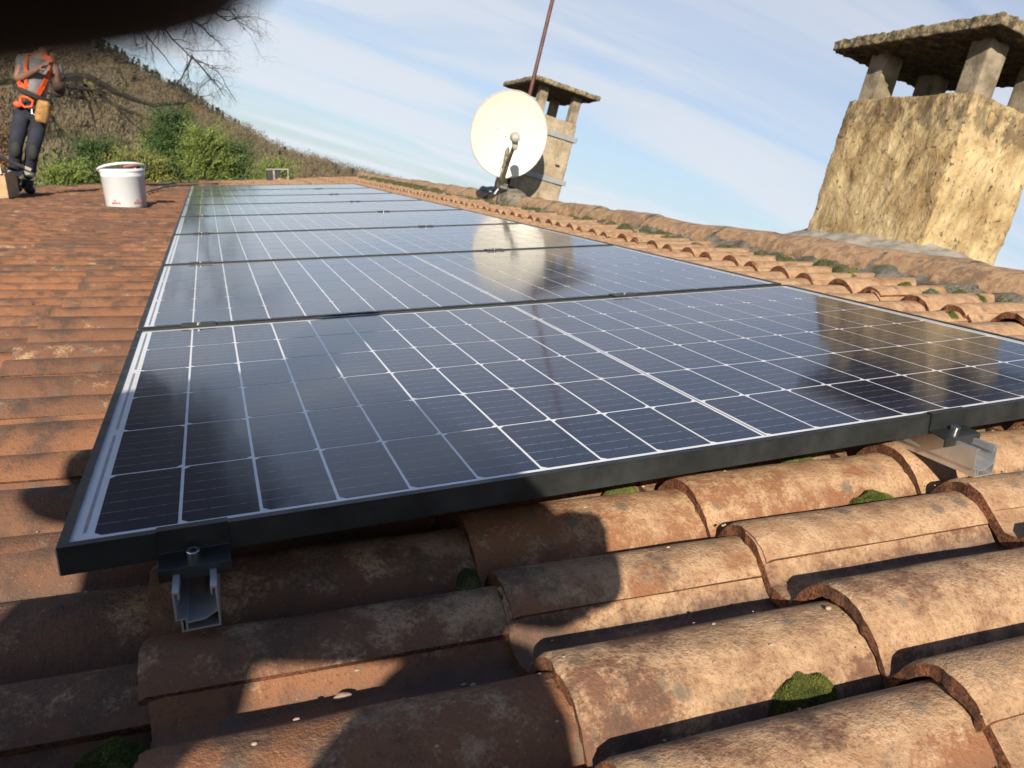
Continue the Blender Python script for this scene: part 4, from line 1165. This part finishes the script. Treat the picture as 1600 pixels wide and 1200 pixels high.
def hand_nodes(pre, wrist, fwd, palm_n, scale=1.0, curl=0.5):
    """five fingers rooted in the palm"""
    fwd = Vector(fwd).normalized(); pn = Vector(palm_n).normalized(); side = fwd.cross(pn).normalized()
    w = Vector(wrist); N_ = {}; E_ = []
    pc = w + fwd * 0.05 * scale
    N_[pre + 'wr'] = (*w, 0.024 * scale, 0.020 * scale); N_[pre + 'pm'] = (*pc, 0.036 * scale, 0.017 * scale); E_.append((pre + 'wr', pre + 'pm'))
    for q, (off, L_) in enumerate(((-0.028, 0.070), (-0.009, 0.080), (0.010, 0.075), (0.028, 0.060))):
        base = w + fwd * 0.088 * scale + side * off * scale
        d1 = (fwd + pn * curl * 0.5).normalized(); d2 = (fwd + pn * curl * 1.3).normalized(); d3 = (fwd * 0.6 + pn * curl * 2).normalized()
        p1 = base + d1 * L_ * 0.45 * scale; p2 = p1 + d2 * L_ * 0.33 * scale; p3 = p2 + d3 * L_ * 0.25 * scale
        for kk, p, r in (('a', base, .0100), ('b', p1, .0092), ('c', p2, .0085), ('d', p3, .0072)): N_[pre + str(q) + kk] = (*p, r * scale)
        E_ += [(pre + 'pm', pre + str(q) + 'a')] + chain([pre + str(q) + c for c in 'abcd'])
    tb = w + fwd * 0.03 * scale - side * 0.032 * scale; t1 = tb + (fwd - side * 0.8 + pn * 0.5).normalized() * 0.035 * scale; t2 = t1 + (fwd - side * 0.2 + pn * 0.6).normalized() * 0.03 * scale
    for kk, p, r in (('ta', tb, .013), ('tb', t1, .0115), ('tc', t2, .009)): N_[pre + kk] = (*p, r * scale)
    E_ += [(pre + 'pm', pre + 'ta'), (pre + 'ta', pre + 'tb'), (pre + 'tb', pre + 'tc')]
    return N_, E_

def head(parent, frame, c, R3, hair_mat, skin_mat, scale=1.0, cap=False):
    """head looking along local -Y of R3: shaped skull with face"""
    mb = MB(); c = Vector(c)
    NA_, NR_ = 28, 20; vs = []
    for i in range(NR_ + 1):
        th = math.pi * i / NR_
        for k_ in range(NA_):
            a = 2 * math.pi * k_ / NA_
            x, y, z = math.sin(th) * math.cos(a), math.sin(th) * math.sin(a), math.cos(th)
            fx = 0.075 * (1 - 0.22 * max(0, -z)); fy = 0.095 * (1 - 0.10 * max(0, -z)); fz = 0.118
            px, py, pz = x * fx, y * fy, z * fz
            if y < 0:
                n_ = math.exp(-((px / 0.014) ** 2 + ((pz + 0.012) / 0.022) ** 2)); py -= 0.024 * n_
                for sx in (-1, 1): py += 0.010 * math.exp(-(((px - sx * 0.030) / 0.014) ** 2 + ((pz - 0.012) / 0.012) ** 2))
                py -= 0.006 * math.exp(-((px / 0.022) ** 2 + ((pz + 0.052) / 0.008) ** 2))
                py -= 0.008 * math.exp(-((px / 0.022) ** 2 + ((pz + 0.092) / 0.018) ** 2))
            vs.append(c + R3 @ (Vector((px, py, pz)) * scale))
    mb.add(vs, [(i * NA_ + k_, i * NA_ + (k_ + 1) % NA_, (i + 1) * NA_ + (k_ + 1) % NA_, (i + 1) * NA_ + k_)[::-1] for i in range(NR_) for k_ in range(NA_)])
    for sx in (-1, 1): mb.ball(c + R3 @ (Vector((sx * 0.077, 0.008, -0.005)) * scale), 0.028 * scale, 10, 8, (0.35, 0.7, 1.1), R3)
    h = obj('head', mb, skin_mat, parent=parent, frame=frame, smooth=True)
    mb = MB(); vs = []
    for i in range(11):
        th = math.pi * 0.56 * i / 10
        for k_ in range(NA_):
            a = 2 * math.pi * k_ / NA_
            t2 = th * (0.62 if math.sin(a) < -0.2 else 1.0)
            x, y, z = math.sin(t2) * math.cos(a), math.sin(t2) * math.sin(a), math.cos(t2)
            vs.append(c + R3 @ (Vector((x * 0.083, y * 0.104, z * 0.127 + 0.001)) * scale))
    mb.add(vs, [(i * NA_ + k_, i * NA_ + (k_ + 1) % NA_, (i + 1) * NA_ + (k_ + 1) % NA_, (i + 1) * NA_ + k_)[::-1] for i in range(10) for k_ in range(NA_)])
    obj('hair', mb, hair_mat, parent=h, frame=frame, smooth=True)
    for sx in (-1, 1):
        mb = MB(); mb.ball(c + R3 @ (Vector((sx * 0.030, -0.079, 0.012)) * scale), 0.011 * scale, 10, 8); obj('eye', mb, M['bucket'], parent=h, frame=frame, smooth=True)
    return h

# --- the worker at the far left (upright frame; x right, y away, z up; feet at z=0)
WF = T @ Matrix.Translation((-1.72, 9.0, -0.075)) @ UPR
wk = empty('person', (0, 0, 0), 'worker in grey t-shirt, orange harness and navy trousers standing at the far left', 'person', frame=WF)
body = {'pel': (0.03, 0.0, 0.93, .135, .10), 'ab': (0.03, 0, 1.06, .125, .09), 'ch': (0.045, 0.0, 1.24, .150, .10), 'sh': (0.05, 0, 1.38, .12, .085), 'nk': (0.07, 0, 1.47, .052), 'hd': (0.085, 0, 1.54, .06),
        'sl': (-0.11, 0.02, 1.36, .055), 'el': (-0.12, -0.05, 1.12, .042), 'wl': (0.06, -0.22, 1.26, .028),
        'sr': (0.21, -0.02, 1.36, .055), 'er': (0.27, -0.12, 1.13, .042), 'wr_': (0.26, -0.30, 1.30, .028)}
eb = chain(['pel', 'ab', 'ch', 'sh', 'nk', 'hd']) + chain(['sh', 'sl', 'el', 'wl']) + chain(['sh', 'sr', 'er', 'wr_'])
n1_, e1_ = hand_nodes('L', (0.08, -0.24, 1.275), (0.6, -0.4, 0.7), (0.6, 0.3, -0.3), 1.0); n2_, e2_ = hand_nodes('R', (0.255, -0.32, 1.325), (-0.2, -0.5, 0.8), (-0.7, 0.2, -0.2), 1.0)
body.update(n1_); body.update(n2_); eb += e1_ + e2_ + [('wl', 'Lwr'), ('wr_', 'Rwr')]
skin('body', body, eb, M['skin'], wk, WF, 2, 'pel')
RH = Matrix.Rotation(math.radians(60), 3, 'Z') @ Matrix.Rotation(math.radians(-14), 3, 'X')
head(wk, WF, (0.095, -0.02, 1.60), RH, M['hair'], M['skin'])
sh = {'pel': (0.03, 0, 0.985, .150, .112), 'ab': (0.03, 0, 1.08, .148, .108), 'ch': (0.045, 0, 1.24, .168, .118), 'sh': (0.05, 0, 1.385, .13, .095), 'nk': (0.065, 0, 1.435, .065),
      'sl': (-0.115, 0.02, 1.36, .072), 's2': (-0.125, -0.02, 1.24, .062), 'sr': (0.215, -0.02, 1.36, .072), 's3': (0.245, -0.07, 1.24, .062)}
skin('t_shirt', sh, chain(['pel', 'ab', 'ch', 'sh', 'nk']) + chain(['sh', 'sl', 's2']) + chain(['sh', 'sr', 's3']), M['tshirt'], wk, WF, 2, 'ch')
mb = MB(); mb.tube([(0.27, -0.12, 1.13), (0.262, -0.22, 1.22)], [0.060, 0.055], 10); mb.tube([(0.235, -0.09, 1.10), (0.275, -0.12, 1.13)], [0.06, 0.06], 10)
obj('elbow_guard', mb, M['browncloth'], parent=wk, frame=WF, smooth=True)
tr = {'w': (0.03, 0, 0.96, .150, .112), 'h': (0.03, 0, 0.88, .158, .118), 'hl': (-0.055, 0, 0.80, .098), 'kl': (-0.06, -0.075, 0.47, .070), 'al': (-0.055, 0.03, 0.13, .060), 'hr': (0.115, 0.02, 0.80, .098), 'kr': (0.085, -0.03, 0.48, .070), 'ar': (0.05, 0.12, 0.14, .060)}
skin('trousers', tr, [('h', 'w')] + chain(['h', 'hl', 'kl', 'al']) + chain(['h', 'hr', 'kr', 'ar']), M['navy'], wk, WF, 2, 'h')
for k0, k1, t in (('kl', 'al', .78), ('kr', 'ar', .74)):
    a, b = Vector(tr[k0][:3]), Vector(tr[k1][:3]); p = a.lerp(b, t); d = (b - a).normalized()
    mb = MB(); mb.tube([p - d * 0.028, p + d * 0.028], [0.070, 0.067], 14, False); obj('reflective_band', mb, M['reflect'], parent=wk, frame=WF, smooth=True)
for k0 in ('kl', 'kr'):
    p = Vector(tr[k0][:3]); mb = MB(); mb.ball(p + Vector((0.01, -0.035, -0.03)), 0.06, 12, 8, (0.85, 0.6, 1.5)); obj('knee_patch', mb, M['kneepad'], parent=wk, frame=WF, smooth=True)
for k0, tx in (('al', 0.0), ('ar', 0.02)):
    p = Vector(tr[k0][:3]); p.z = 0
    mb = MB(); mb.ball(p + Vector((0.035, -0.05, 0.045)), 0.05, 14, 8, (0.95, 2.2, 0.9), Matrix.Rotation(0.5, 3, 'Z')); mb.tube([p + Vector((0, 0, 0.04)), p + Vector((0, 0, 0.14))], [0.055, 0.058], 12)
    obj('boot', mb, M['boot'], parent=wk, frame=WF, smooth=True)
def band(pts, w, t_, mat, nm):
    mb = MB(); pts = [Vector(p) for p in pts]
    for a, b in zip(pts, pts[1:]):
        d = (b - a); L_ = d.length; z = d.normalized(); n_ = Vector((a.x - 0.04, a.y, 0)); n_ = (n_ - z * n_.dot(z)).normalized() if n_.length > 1e-4 else z.orthogonal(); x_ = z.cross(n_)
        R3 = Matrix((x_, n_, z)).transposed()
        mb.box((a + b) / 2, (w, t_, L_ * 1.08), R3)
    return obj(nm, mb, mat, parent=wk, frame=WF)
band([(0.175, -0.075, 1.40), (0.165, -0.125, 1.28), (0.12, -0.125, 1.12), (0.075, -0.118, 1.01)], 0.045, 0.008, M['orange'], 'harness_strap')
band([(-0.055, -0.075, 1.40), (-0.045, -0.125, 1.26), (-0.03, -0.120, 1.12), (0.03, -0.118, 1.02)], 0.040, 0.007, M['orange'], 'harness_strap')
band([(-0.115, -0.055, 1.115), (-0.085, -0.105, 1.085), (-0.02, -0.122, 1.055)], 0.06, 0.008, M['orange'], 'harness_strap')
mb = MB(); ringp = [(0.03 + 0.162 * math.cos(t), 0.125 * math.sin(t), 1.015 - 0.10 * math.cos(t) * 0.35) for t in [2 * math.pi * i / 24 for i in range(25)]]
mb.tube(ringp, 0.026, 6, False); obj('tool_belt', mb, M['belt'], parent=wk, frame=WF)
mb = MB(); lp = [(-0.06, -0.135, 0.965), (0.00, -0.145, 0.975), (0.055, -0.148, 0.955), (0.05, -0.15, 0.895), (-0.01, -0.15, 0.875), (-0.05, -0.145, 0.90), (-0.06, -0.135, 0.965)]
mb.tube(lp, 0.013, 8); mb.ball((-0.075, -0.14, 0.885), 0.035, 10, 8, (1.2, .5, .9)); o = obj('saw_handle', mb, M['orange'], parent=wk, frame=WF, smooth=True)
mb = MB(); cl_ = [(0.055, -0.15, 0.87), (0.06, -0.155, 0.83), (0.11, -0.155, 0.82), (0.12, -0.15, 0.86)]; mb.tube(cl_, 0.006, 6); obj('snap_hook', mb, M['alu'], parent=wk, frame=WF)
mb = MB(); rough_box(mb, 0.095, -0.20, 0.765, 0.215, -0.125, 0.985, 0.015, 0.006, 18, 3, 0, rnd=0.014); o = obj('tool_pouch', mb, M['leather'], parent=wk, frame=WF); merged(o)
mb = MB(); mb.box((0.215, -0.07, 0.93), (0.03, 0.10, 0.035)); obj('harness_buckle', mb, M['orange'], parent=wk, frame=WF)
mb = MB(); mb.box((-0.075, -0.107, 1.21), (0.012, 0.006, 0.09), Matrix.Rotation(0.3, 3, 'Y')); obj('shirt_print', mb, M['teal'], parent=wk, frame=WF)
mb = MB(); mb.box((0.17, -0.40, 1.40), (0.07, 0.025, 0.05), Matrix.Rotation(0.3, 3, 'Y')); obj('orange_power_tool', mb, M['orange'], frame=WF, origin=(0.165, -0.40, 1.42), label='small orange gadget held up in the hands of the worker', cat='tool')

# --- the photographer, squatting behind the camera and holding the phone that takes the picture
phF = T @ CAMF                               # x right, y down, z forward from the lens
pg = empty('person', (-0.62, -1.25, -0.09), 'person taking the photo, gloved fingertip blurred across the top left corner', 'person')
b = {'pel': (-0.55, -1.58, 0.22, .16, .13), 'ab': (-0.50, -1.42, 0.50, .15, .12), 'ch': (-0.38, -1.20, 0.72, .19, .16), 'sh': (-0.35, -1.14, 0.82, .20, .14), 'jk': (-0.16, -1.10, 0.555, .115), 'j2': (-0.03, -1.09, 0.51, .10), 'j3': (0.065, -1.07, 0.46, .09), 'nk': (-0.33, -1.09, 0.92, .065), 'hd': (-0.32, -1.06, 0.97, .07),  # front lumps of the jacket are added to fill out the cast shadow
     'sr': (-0.15, -1.15, 0.74, .10), 'er': (0.02, -1.07, 0.53, .10), 'wr1': (0.20, -0.945, 0.37, .05),
     'sl': (-0.56, -1.12, 0.83, .10), 'el': (-0.62, -0.96, 0.72, .105), 'wl1': (-0.10, -0.82, 0.45, .05),
     'hr': (-0.40, -1.56, 0.18, .115), 'kr': (0.02, -1.10, 0.41, .11), 'ar': (-0.05, -1.34, 0.02, .07), 'fr': (0.0, -1.16, -0.06, .045),
     'hl': (-0.68, -1.50, 0.18, .115), 'kl': (-0.86, -1.08, 0.36, .095), 'al': (-0.84, -1.32, -0.01, .06), 'fl': (-0.80, -1.12, -0.06, .045)}
eb = chain(['pel', 'ab', 'ch', 'sh', 'nk', 'hd']) + chain(['sh', 'sr', 'er', 'wr1']) + chain(['sh', 'sl', 'el', 'wl1']) + chain(['pel', 'hr', 'kr', 'ar', 'fr']) + chain(['pel', 'hl', 'kl', 'al', 'fl']) + [('ch', 'jk'), ('jk', 'j2'), ('j2', 'j3')]
skin('body', b, eb, M['darkjacket'], pg, T, 2, 'pel')
RH2 = Matrix.Rotation(math.radians(150), 3, 'Z') @ Matrix.Rotation(math.radians(22), 3, 'X')
head(pg, T, (-0.31, -1.02, 1.03), RH2, M['hair'], M['skin'])
# hands in camera coordinates
def hand_obj(nm, nodes, edges, root): return skin(nm, nodes, edges, M['darkglove'], pg, phF, 2, root)
ix = lambda px_, py_, d: ((px_ - 800) / 1210.5 * d, (py_ - 600) / 1210.5 * d, d)
tipc = ix(480, -330, 0.030)
L = {'w': (-0.26, 0.05, -0.06, .036), 'pm': (-0.115, 0.025, -0.020, .038, .024),
     'ia': (-0.085, -0.004, 0.012, .0105), 'ib': (-0.055, -0.0178, 0.030, .0105), 'ic': (-0.034, -0.0222, 0.0312, .0106), 'id': (-0.0170, -0.0235, 0.0300, .0106), 'ie': (tipc[0], tipc[1], 0.0295, .0088),
     'ma': (-0.085, 0.018, 0.012, .010), 'mb': (-0.058, 0.020, 0.0135, .009), 'mc': (-0.050, 0.021, 0.0135, .0085),
     'ra': (-0.085, 0.036, 0.008, .0095), 'rb': (-0.060, 0.038, 0.012, .0088), 'rc': (-0.050, 0.039, 0.012, .008),
     'pa': (-0.088, 0.052, 0.000, .0085), 'pb': (-0.066, 0.054, 0.008, .008), 'pc': (-0.055, 0.054, 0.009, .007),
     'ta': (-0.100, 0.010, -0.035, .013), 'tb': (-0.070, 0.015, -0.034, .0115), 'tc': (-0.040, 0.020, -0.028, .010)}
le = [('pm', 'w')] + chain(['pm', 'ia', 'ib', 'ic', 'id', 'ie']) + chain(['pm', 'ma', 'mb', 'mc']) + chain(['pm', 'ra', 'rb', 'rc']) + chain(['pm', 'pa', 'pb', 'pc']) + chain(['pm', 'ta', 'tb', 'tc'])
hand_obj('gloved_hand', L, le, 'pm')
Rr = {'w': (0.150, 0.05, -0.09, .034), 'pm': (0.175, 0.040, -0.020, .044, .030), 'px': (0.165, -0.002, -0.045, .040), 'py': (0.135, -0.012, -0.055, .030),  # extra palm lumps added to close a gap in the cast shadow
      'ia': (0.165, -0.012, 0.000, .010), 'ib': (0.140, -0.016, 0.008, .009), 'ic': (0.120, -0.010, 0.010, .008),
      'ma': (0.168, 0.018, 0.008, .010), 'mb': (0.140, 0.018, 0.012, .009), 'mc': (0.125, 0.020, 0.012, .0085),
      'ra': (0.165, 0.036, 0.008, .0095), 'rb': (0.140, 0.038, 0.012, .0088), 'rc': (0.126, 0.039, 0.012, .008),
      'pa': (0.165, 0.054, 0.002, .0085), 'pb': (0.145, 0.056, 0.008, .008), 'pc': (0.130, 0.056, 0.009, .007),
      'ta': (0.170, 0.015, -0.045, .013), 'tb': (0.140, 0.015, -0.034, .0115), 'tc': (0.115, 0.020, -0.028, .010)}
hand_obj('gloved_hand', {k_: (v[0] - 0.062,) + tuple(v[1:]) for k_, v in Rr.items()}, [('pm', 'w'), ('pm', 'px'), ('px', 'py')] + chain(['pm', 'ia', 'ib', 'ic']) + chain(['pm', 'ma', 'mb', 'mc']) + chain(['pm', 'ra', 'rb', 'rc']) + chain(['pm', 'pa', 'pb', 'pc']) + chain(['pm', 'ta', 'tb', 'tc']), 'pm')
ph = empty('smartphone', (0.055, 0.02, -0.008), 'black smartphone held sideways in gloved hands', 'phone', frame=phF)
mb = MB(); mb.box2((-0.092, -0.018, -0.0115), (0.070, 0.058, -0.0035)); obj('phone_body', mb, M['phone'], parent=ph, frame=phF, bevel=0.003)

# ================================================================== TREES AND BUSHES BEHIND THE ROOF
def twigs(mb, path, r0, r1, depth, rr, spread=0.8, len_=0.8, droop=0.0, dens=5, n=5):
    """a limb along path with recursively branching twigs"""
    pts = [Vector(p) for p in path]
    # resample with slight waviness
    fine = []
    for a, b_ in zip(pts, pts[1:]):
        for k_ in range(4):
            t = k_ / 4; p = a.lerp(b_, t); L_ = (b_ - a).length
            fine.append(p + Vector((rr.gauss(0, .02), rr.gauss(0, .02), rr.gauss(0, .02))) * L_)
    fine.append(pts[-1]); N_ = len(fine)
    rs = [r0 + (r1 - r0) * i / (N_ - 1) for i in range(N_)]
    mb.tube(fine, rs, n, False)
    if depth == 0: return
    for k_ in range(dens):
        i = rr.randrange(int(N_ * 0.15), N_)
        d = (fine[min(i + 1, N_ - 1)] - fine[max(i - 1, 0)]).normalized()
        v = (d * 0.8 + Vector((rr.gauss(0, 1), rr.gauss(0, 0.8), rr.gauss(0, 1))) * spread + Vector((0, 0, -droop))).normalized()
        L_ = len_ * rr.uniform(0.5, 1.2); p = fine[i]; q = [p]
        for s_ in range(3):
            v = (v + Vector((rr.gauss(0, .28), rr.gauss(0, .28), rr.gauss(0, .28) - droop * 0.4))).normalized(); q.append(q[-1] + v * L_ / 3)
        rb = rs[i] * 0.6
        twigs(mb, q, rb, rb * 0.35, depth - 1, rr, spread, len_ * 0.62, droop, dens, 4 if depth > 1 else 3)

rr = random.Random(21)
TREEF = T
bt = empty('bare_tree', (-7.2, 19.5, -3.6), 'large bare tree with dark mossy limbs reaching over the left roof end', 'tree')
mb = MB(); mb.tube([(-7.4, 19.6, -4.3), (-6.9, 19.5, -2.0), (-5.9, 19.3, 0.6), (-4.9, 19.2, 2.4), (-4.0, 19, 4.2)], [0.42, 0.36, 0.30, 0.24, 0.16], 12)
obj('trunk', mb, M['bark'], parent=bt, smooth=True)
mb = MB()
twigs(mb, [(-6.0, 19.3, 0.5), (-4.6, 19.1, 1.5), (-2.92, 19, 1.83), (-1.97, 19, 1.81), (-1.39, 19, 1.49), (-0.78, 19, 1.28), (-0.1, 19, 1.36)], .13, .03, 3, rr, 0.8, 0.75, 0.08, 7)
twigs(mb, [(-2.9, 19.0, 1.78), (-2.3, 18.9, 1.60), (-1.88, 18.9, 1.58), (-1.55, 18.9, 1.26), (-1.27, 18.8, .94), (-0.93, 18.7, .60)], .06, .016, 3, rr, 0.8, 0.7, 0.1, 6)
twigs(mb, [(-2.5, 19.0, 1.45), (-2.03, 18.9, 1.38), (-2.01, 18.9, 1.06), (-1.97, 18.9, .80)], .05, .013, 3, rr, 0.8, 0.5, 0.1, 5)
twigs(mb, [(-1.55, 18.9, 1.26), (-1.15, 18.9, 1.1), (-0.75, 18.8, .95), (-0.55, 18.8, .62)], .045, .012, 2, rr, 0.8, 0.5, 0.1, 6)
twigs(mb, [(-1.46, 19, 1.46), (-1.23, 19, 1.73), (-1.03, 19, 1.86)], .04, .012, 2, rr, 0.8, 0.5, 0, 5)
twigs(mb, [(-2.9, 18.9, 1.2), (-2.6, 18.9, 0.7), (-2.3, 18.9, 0.35)], .05, .013, 3, rr, 0.8, 0.6, 0.1, 5)
obj('limb', mb, M['bark'], parent=bt)
mb = MB()
paths = [[(-2.6, 19, 4.0), (-2.17, 19, 2.95), (-1.74, 19, 2.6), (-1.41, 19, 2.3), (-0.94, 19, 2.06)],
         [(-1.6, 19, 3.47), (-0.66, 19, 3.28), (-0.23, 19, 2.67), (0.12, 19, 2.30), (0.63, 19, 2.05), (0.97, 19, 1.38)],
         [(0.12, 19, 2.3), (-0.12, 19, 1.89), (-0.34, 19, 1.69)],
         [(-0.66, 19, 3.28), (0.25, 19, 3.46), (1.0, 19, 3.30), (1.3, 19, 2.9)],
         [(0.10, 19, 2.33), (0.5, 19, 1.85), (0.72, 19, 1.5)],
         [(-1.3, 19, 3.4), (-0.9, 19, 2.9), (-0.5, 19, 2.4), (-0.2, 19, 1.95)],
         [(-0.2, 19, 3.35), (0.35, 19, 2.95), (0.75, 19, 2.6)],
         [(0.4, 19, 3.4), (0.95, 19, 3.1), (1.4, 19, 3.2)]]
for p_ in paths: twigs(mb, p_, .026, .007, 3, rr, 0.8, 0.85, 0.20, 6, 3)
obj('twigs', mb, M['twig'], parent=bt)
mb = MB(); twigs(mb, [(-4.9, 19.2, 2.4), (-4.0, 19, 3.2), (-2.6, 19, 4.0), (-1.6, 19, 3.47)], .14, .03, 1, rr, 0.7, 0.9, 0, 5); twigs(mb, [(-4.9, 19.2, 2.4), (-4.8, 19, 3.4), (-4.2, 19, 4.8)], .14, .03, 2, rr, 0.7, 1.0, 0, 5)
obj('upper_limb', mb, M['bark'], parent=bt)
mb = MB(); r5 = random.Random(77)
for q in range(46):
    a = Vector((-4.6 + r5.uniform(0, 1.5), 19 + r5.uniform(-1, 1), 4.6 + r5.uniform(-.4, 2.5))); e = Vector((-1.9 + r5.uniform(-2.6, 2.9), 19 + r5.uniform(-2, 2), 7.4 + r5.uniform(-3.1, 3.4)))
    twigs(mb, [a, a.lerp(e, .5) + Vector((0, 0, .5)), e], .07, .012, 3, r5, 0.8, 1.2, 0.05, 5, 3)
obj('crown', mb, M['twig'], parent=bt)
mb = MB()  # unseen quads added above the view to darken the panels' reflection
for cc in ((-3.4, 19, 6.6, 1.7), (-1.6, 19.2, 7.6, 1.6), (-3.0, 19, 9.4, 2.0), (-0.9, 19, 9.6, 1.6), (-4.6, 19, 8.4, 1.8), (-2.2, 19.5, 5.9, 1.1)):
    leaf_cloud(mb, cc[:3], (cc[3], cc[3], cc[3]), 1500, 0.20, 0, 0.2, 1.5)
for cc in ((-0.2, 19.3, 8.3, 1.5, 600), (0.7, 19.3, 9.6, 1.4, 300), (-0.8, 19.3, 6.3, 1.0, 300)):
    leaf_cloud(mb, cc[:3], (cc[3], cc[3], cc[3]), cc[4], 0.20, 0, 0.0, 1.5)
obj('dark_crown_filler', mb, M['twig'], parent=bt)

def spray_bush(name, x, y, ztop_, w, mat, n, lab, group, leaf=0.09, seed=1, lean=(0, 0), pointed=0.5, zb=-5.0, trunk=True):
    """evergreen bush made of upward and outward sprays; the crown reaches from zb to ztop_ in the roof frame"""
    r2_ = random.Random(seed)
    t = empty(name, (x, y, zb), lab, 'tree', group)
    H = ztop_ - zb; mb = MB()
    ns = int(n)
    for _ in range(ns):
        tt = r2_.random() ** 0.6            # more near the top
        zz = zb + H * (0.35 + 0.65 * tt)
        rad = w * ((1 - tt) ** pointed) * 0.9 + 0.06
        a = r2_.uniform(0, 6.283); rr_ = rad * math.sqrt(r2_.random())
        base = Vector((x + (rr_ * math.cos(a)) + lean[0] * tt, y + rr_ * math.sin(a) * 0.8, zz - 0.1))
        d = Vector((math.cos(a) * 0.9 + r2_.gauss(0, .3), math.sin(a) * 0.8, r2_.uniform(0.1, 1.4))).normalized()
        L_ = r2_.uniform(0.3, 0.75)
        for q in range(9):
            p = base + d * L_ * q / 9 + Vector((0, 0, -0.06 * (q / 9) ** 2))
            for sd_ in (-1, 1):
                e = (d * 0.7 + d.orthogonal() * sd_ * 0.6 + Vector((r2_.gauss(0, .35), r2_.gauss(0, .35), r2_.gauss(0, .3)))).normalized()
                l2 = leaf * r2_.uniform(.7, 1.5) * (1 - q / 12); n_ = e.cross(Vector((r2_.gauss(0, 1), r2_.gauss(0, 1), r2_.gauss(0, 1)))).normalized() * l2 * 0.11
                mb.add([p, p + e * l2 * .5 + n_, p + e * l2, p + e * l2 * .5 - n_], [(0, 1, 2, 3)])
    obj('crown', mb, mat, parent=t)
    mb = MB(); mb.tube([(x, y, zb - 0.6), (x, y, zb + H * 0.5), (x + lean[0], y, ztop_ - 0.3)], [0.10, 0.07, 0.015], 7); obj('trunk', mb, M['bark'], parent=t)
    return t
G = 'evergreen bushes behind the far roof edge'
spray_bush('conifer_bush', -0.42, 18.6, 1.12, 0.62, M['conifer'], 900, 'tallest dark green conifer bush behind the roof, above the far panel corner', G, 0.10, 1, pointed=0.6, zb=-2.2)
spray_bush('conifer_bush', 0.18, 18.0, 0.78, 0.60, M['lime'], 520, 'lime green bushy conifer just right of the tallest dark one', G, 0.10, 2, zb=-2.0)
spray_bush('conifer_bush', 0.75, 18.4, 0.46, 0.55, M['conifer'], 480, 'mid green bush left of the small grey vent frame', G, 0.10, 3, zb=-2.0)
spray_bush('conifer_bush', 1.22, 18.0, 0.08, 0.55, M['lime'], 360, 'low yellow green bush whose sprays reach towards the vent frame', G, 0.10, 4, (0.45, 0), zb=-2.0)
spray_bush('conifer_bush', -1.15, 17.6, 0.22, 0.75, M['olive'], 620, 'pale yellow green bush behind the white bucket', G, 0.11, 5, zb=-2.4)
spray_bush('conifer_bush', -1.95, 18.2, 0.50, 0.65, M['conifer'], 520, 'dark green bush between the worker and the bucket', G, 0.11, 6, zb=-2.4)
spray_bush('conifer_bush', -2.45, 17.2, 0.10, 0.55, M['lime'], 420, 'low light green bush just right of the worker\'s legs', G, 0.11, 7, zb=-2.4)
spray_bush('conifer_bush', -0.75, 19.2, 0.62, 0.6, M['lime'], 420, 'light green bush behind and left of the tallest dark conifer', G, 0.10, 8, zb=-2.2)
spray_bush('conifer_bush', 0.45, 19.6, 0.62, 0.6, M['olive'], 380, 'yellowish bush half hidden behind the lime green conifer', G, 0.10, 9, zb=-2.2)
spray_bush('beech_tree', -4.3, 17.6, 1.75, 0.95, M['russet'], 900, 'russet leaved tree at the left picture edge behind the worker', None, 0.10, 12, pointed=0.25, zb=-2.4)
mb = MB(); r3 = random.Random(9)
for q in range(1500):
    x = r3.uniform(-4.5, 2.4); y = r3.uniform(20.0, 26.0); zb = -2.6 + r3.random() * 1.8
    p = Vector((x, y, zb)); v = Vector((r3.gauss(0, .3), r3.gauss(0, .3), 1)).normalized(); L_ = r3.uniform(0.5, 1.3) * (1.0 if x < 0.5 else 0.7)
    mb.tube([p, p + v * L_ * .5, p + v * L_ + Vector((r3.gauss(0, .1), 0, 0))], [.012, .008, .003], 3, False)
obj('brushwood', mb, M['brush'], kind='stuff', label='dry brushwood and saplings between the bushes and the hill', cat='brushwood')
mb = MB()
for q in range(260):
    a = math.radians(r3.uniform(-14, 24)); d = r3.uniform(28, 120)
    c = Vector((EYE.x + d * math.sin(a), EYE.y + d * math.cos(a), 0)); h = r3.uniform(1.8, 4.0) * (1.0 if d < 60 else 1.2)
    leaf_cloud(mb, c + Vector((0, 0, h * .5)), (h * .55, h * .55, h * .5), 90, 0.35, 0, 0.1, 2.4, (0, 0, .8))
obj('valley_scrub', mb, M['hillwood'], frame=I4, kind='stuff', label='tan winter scrub in the valley behind the roof', cat='scrub')
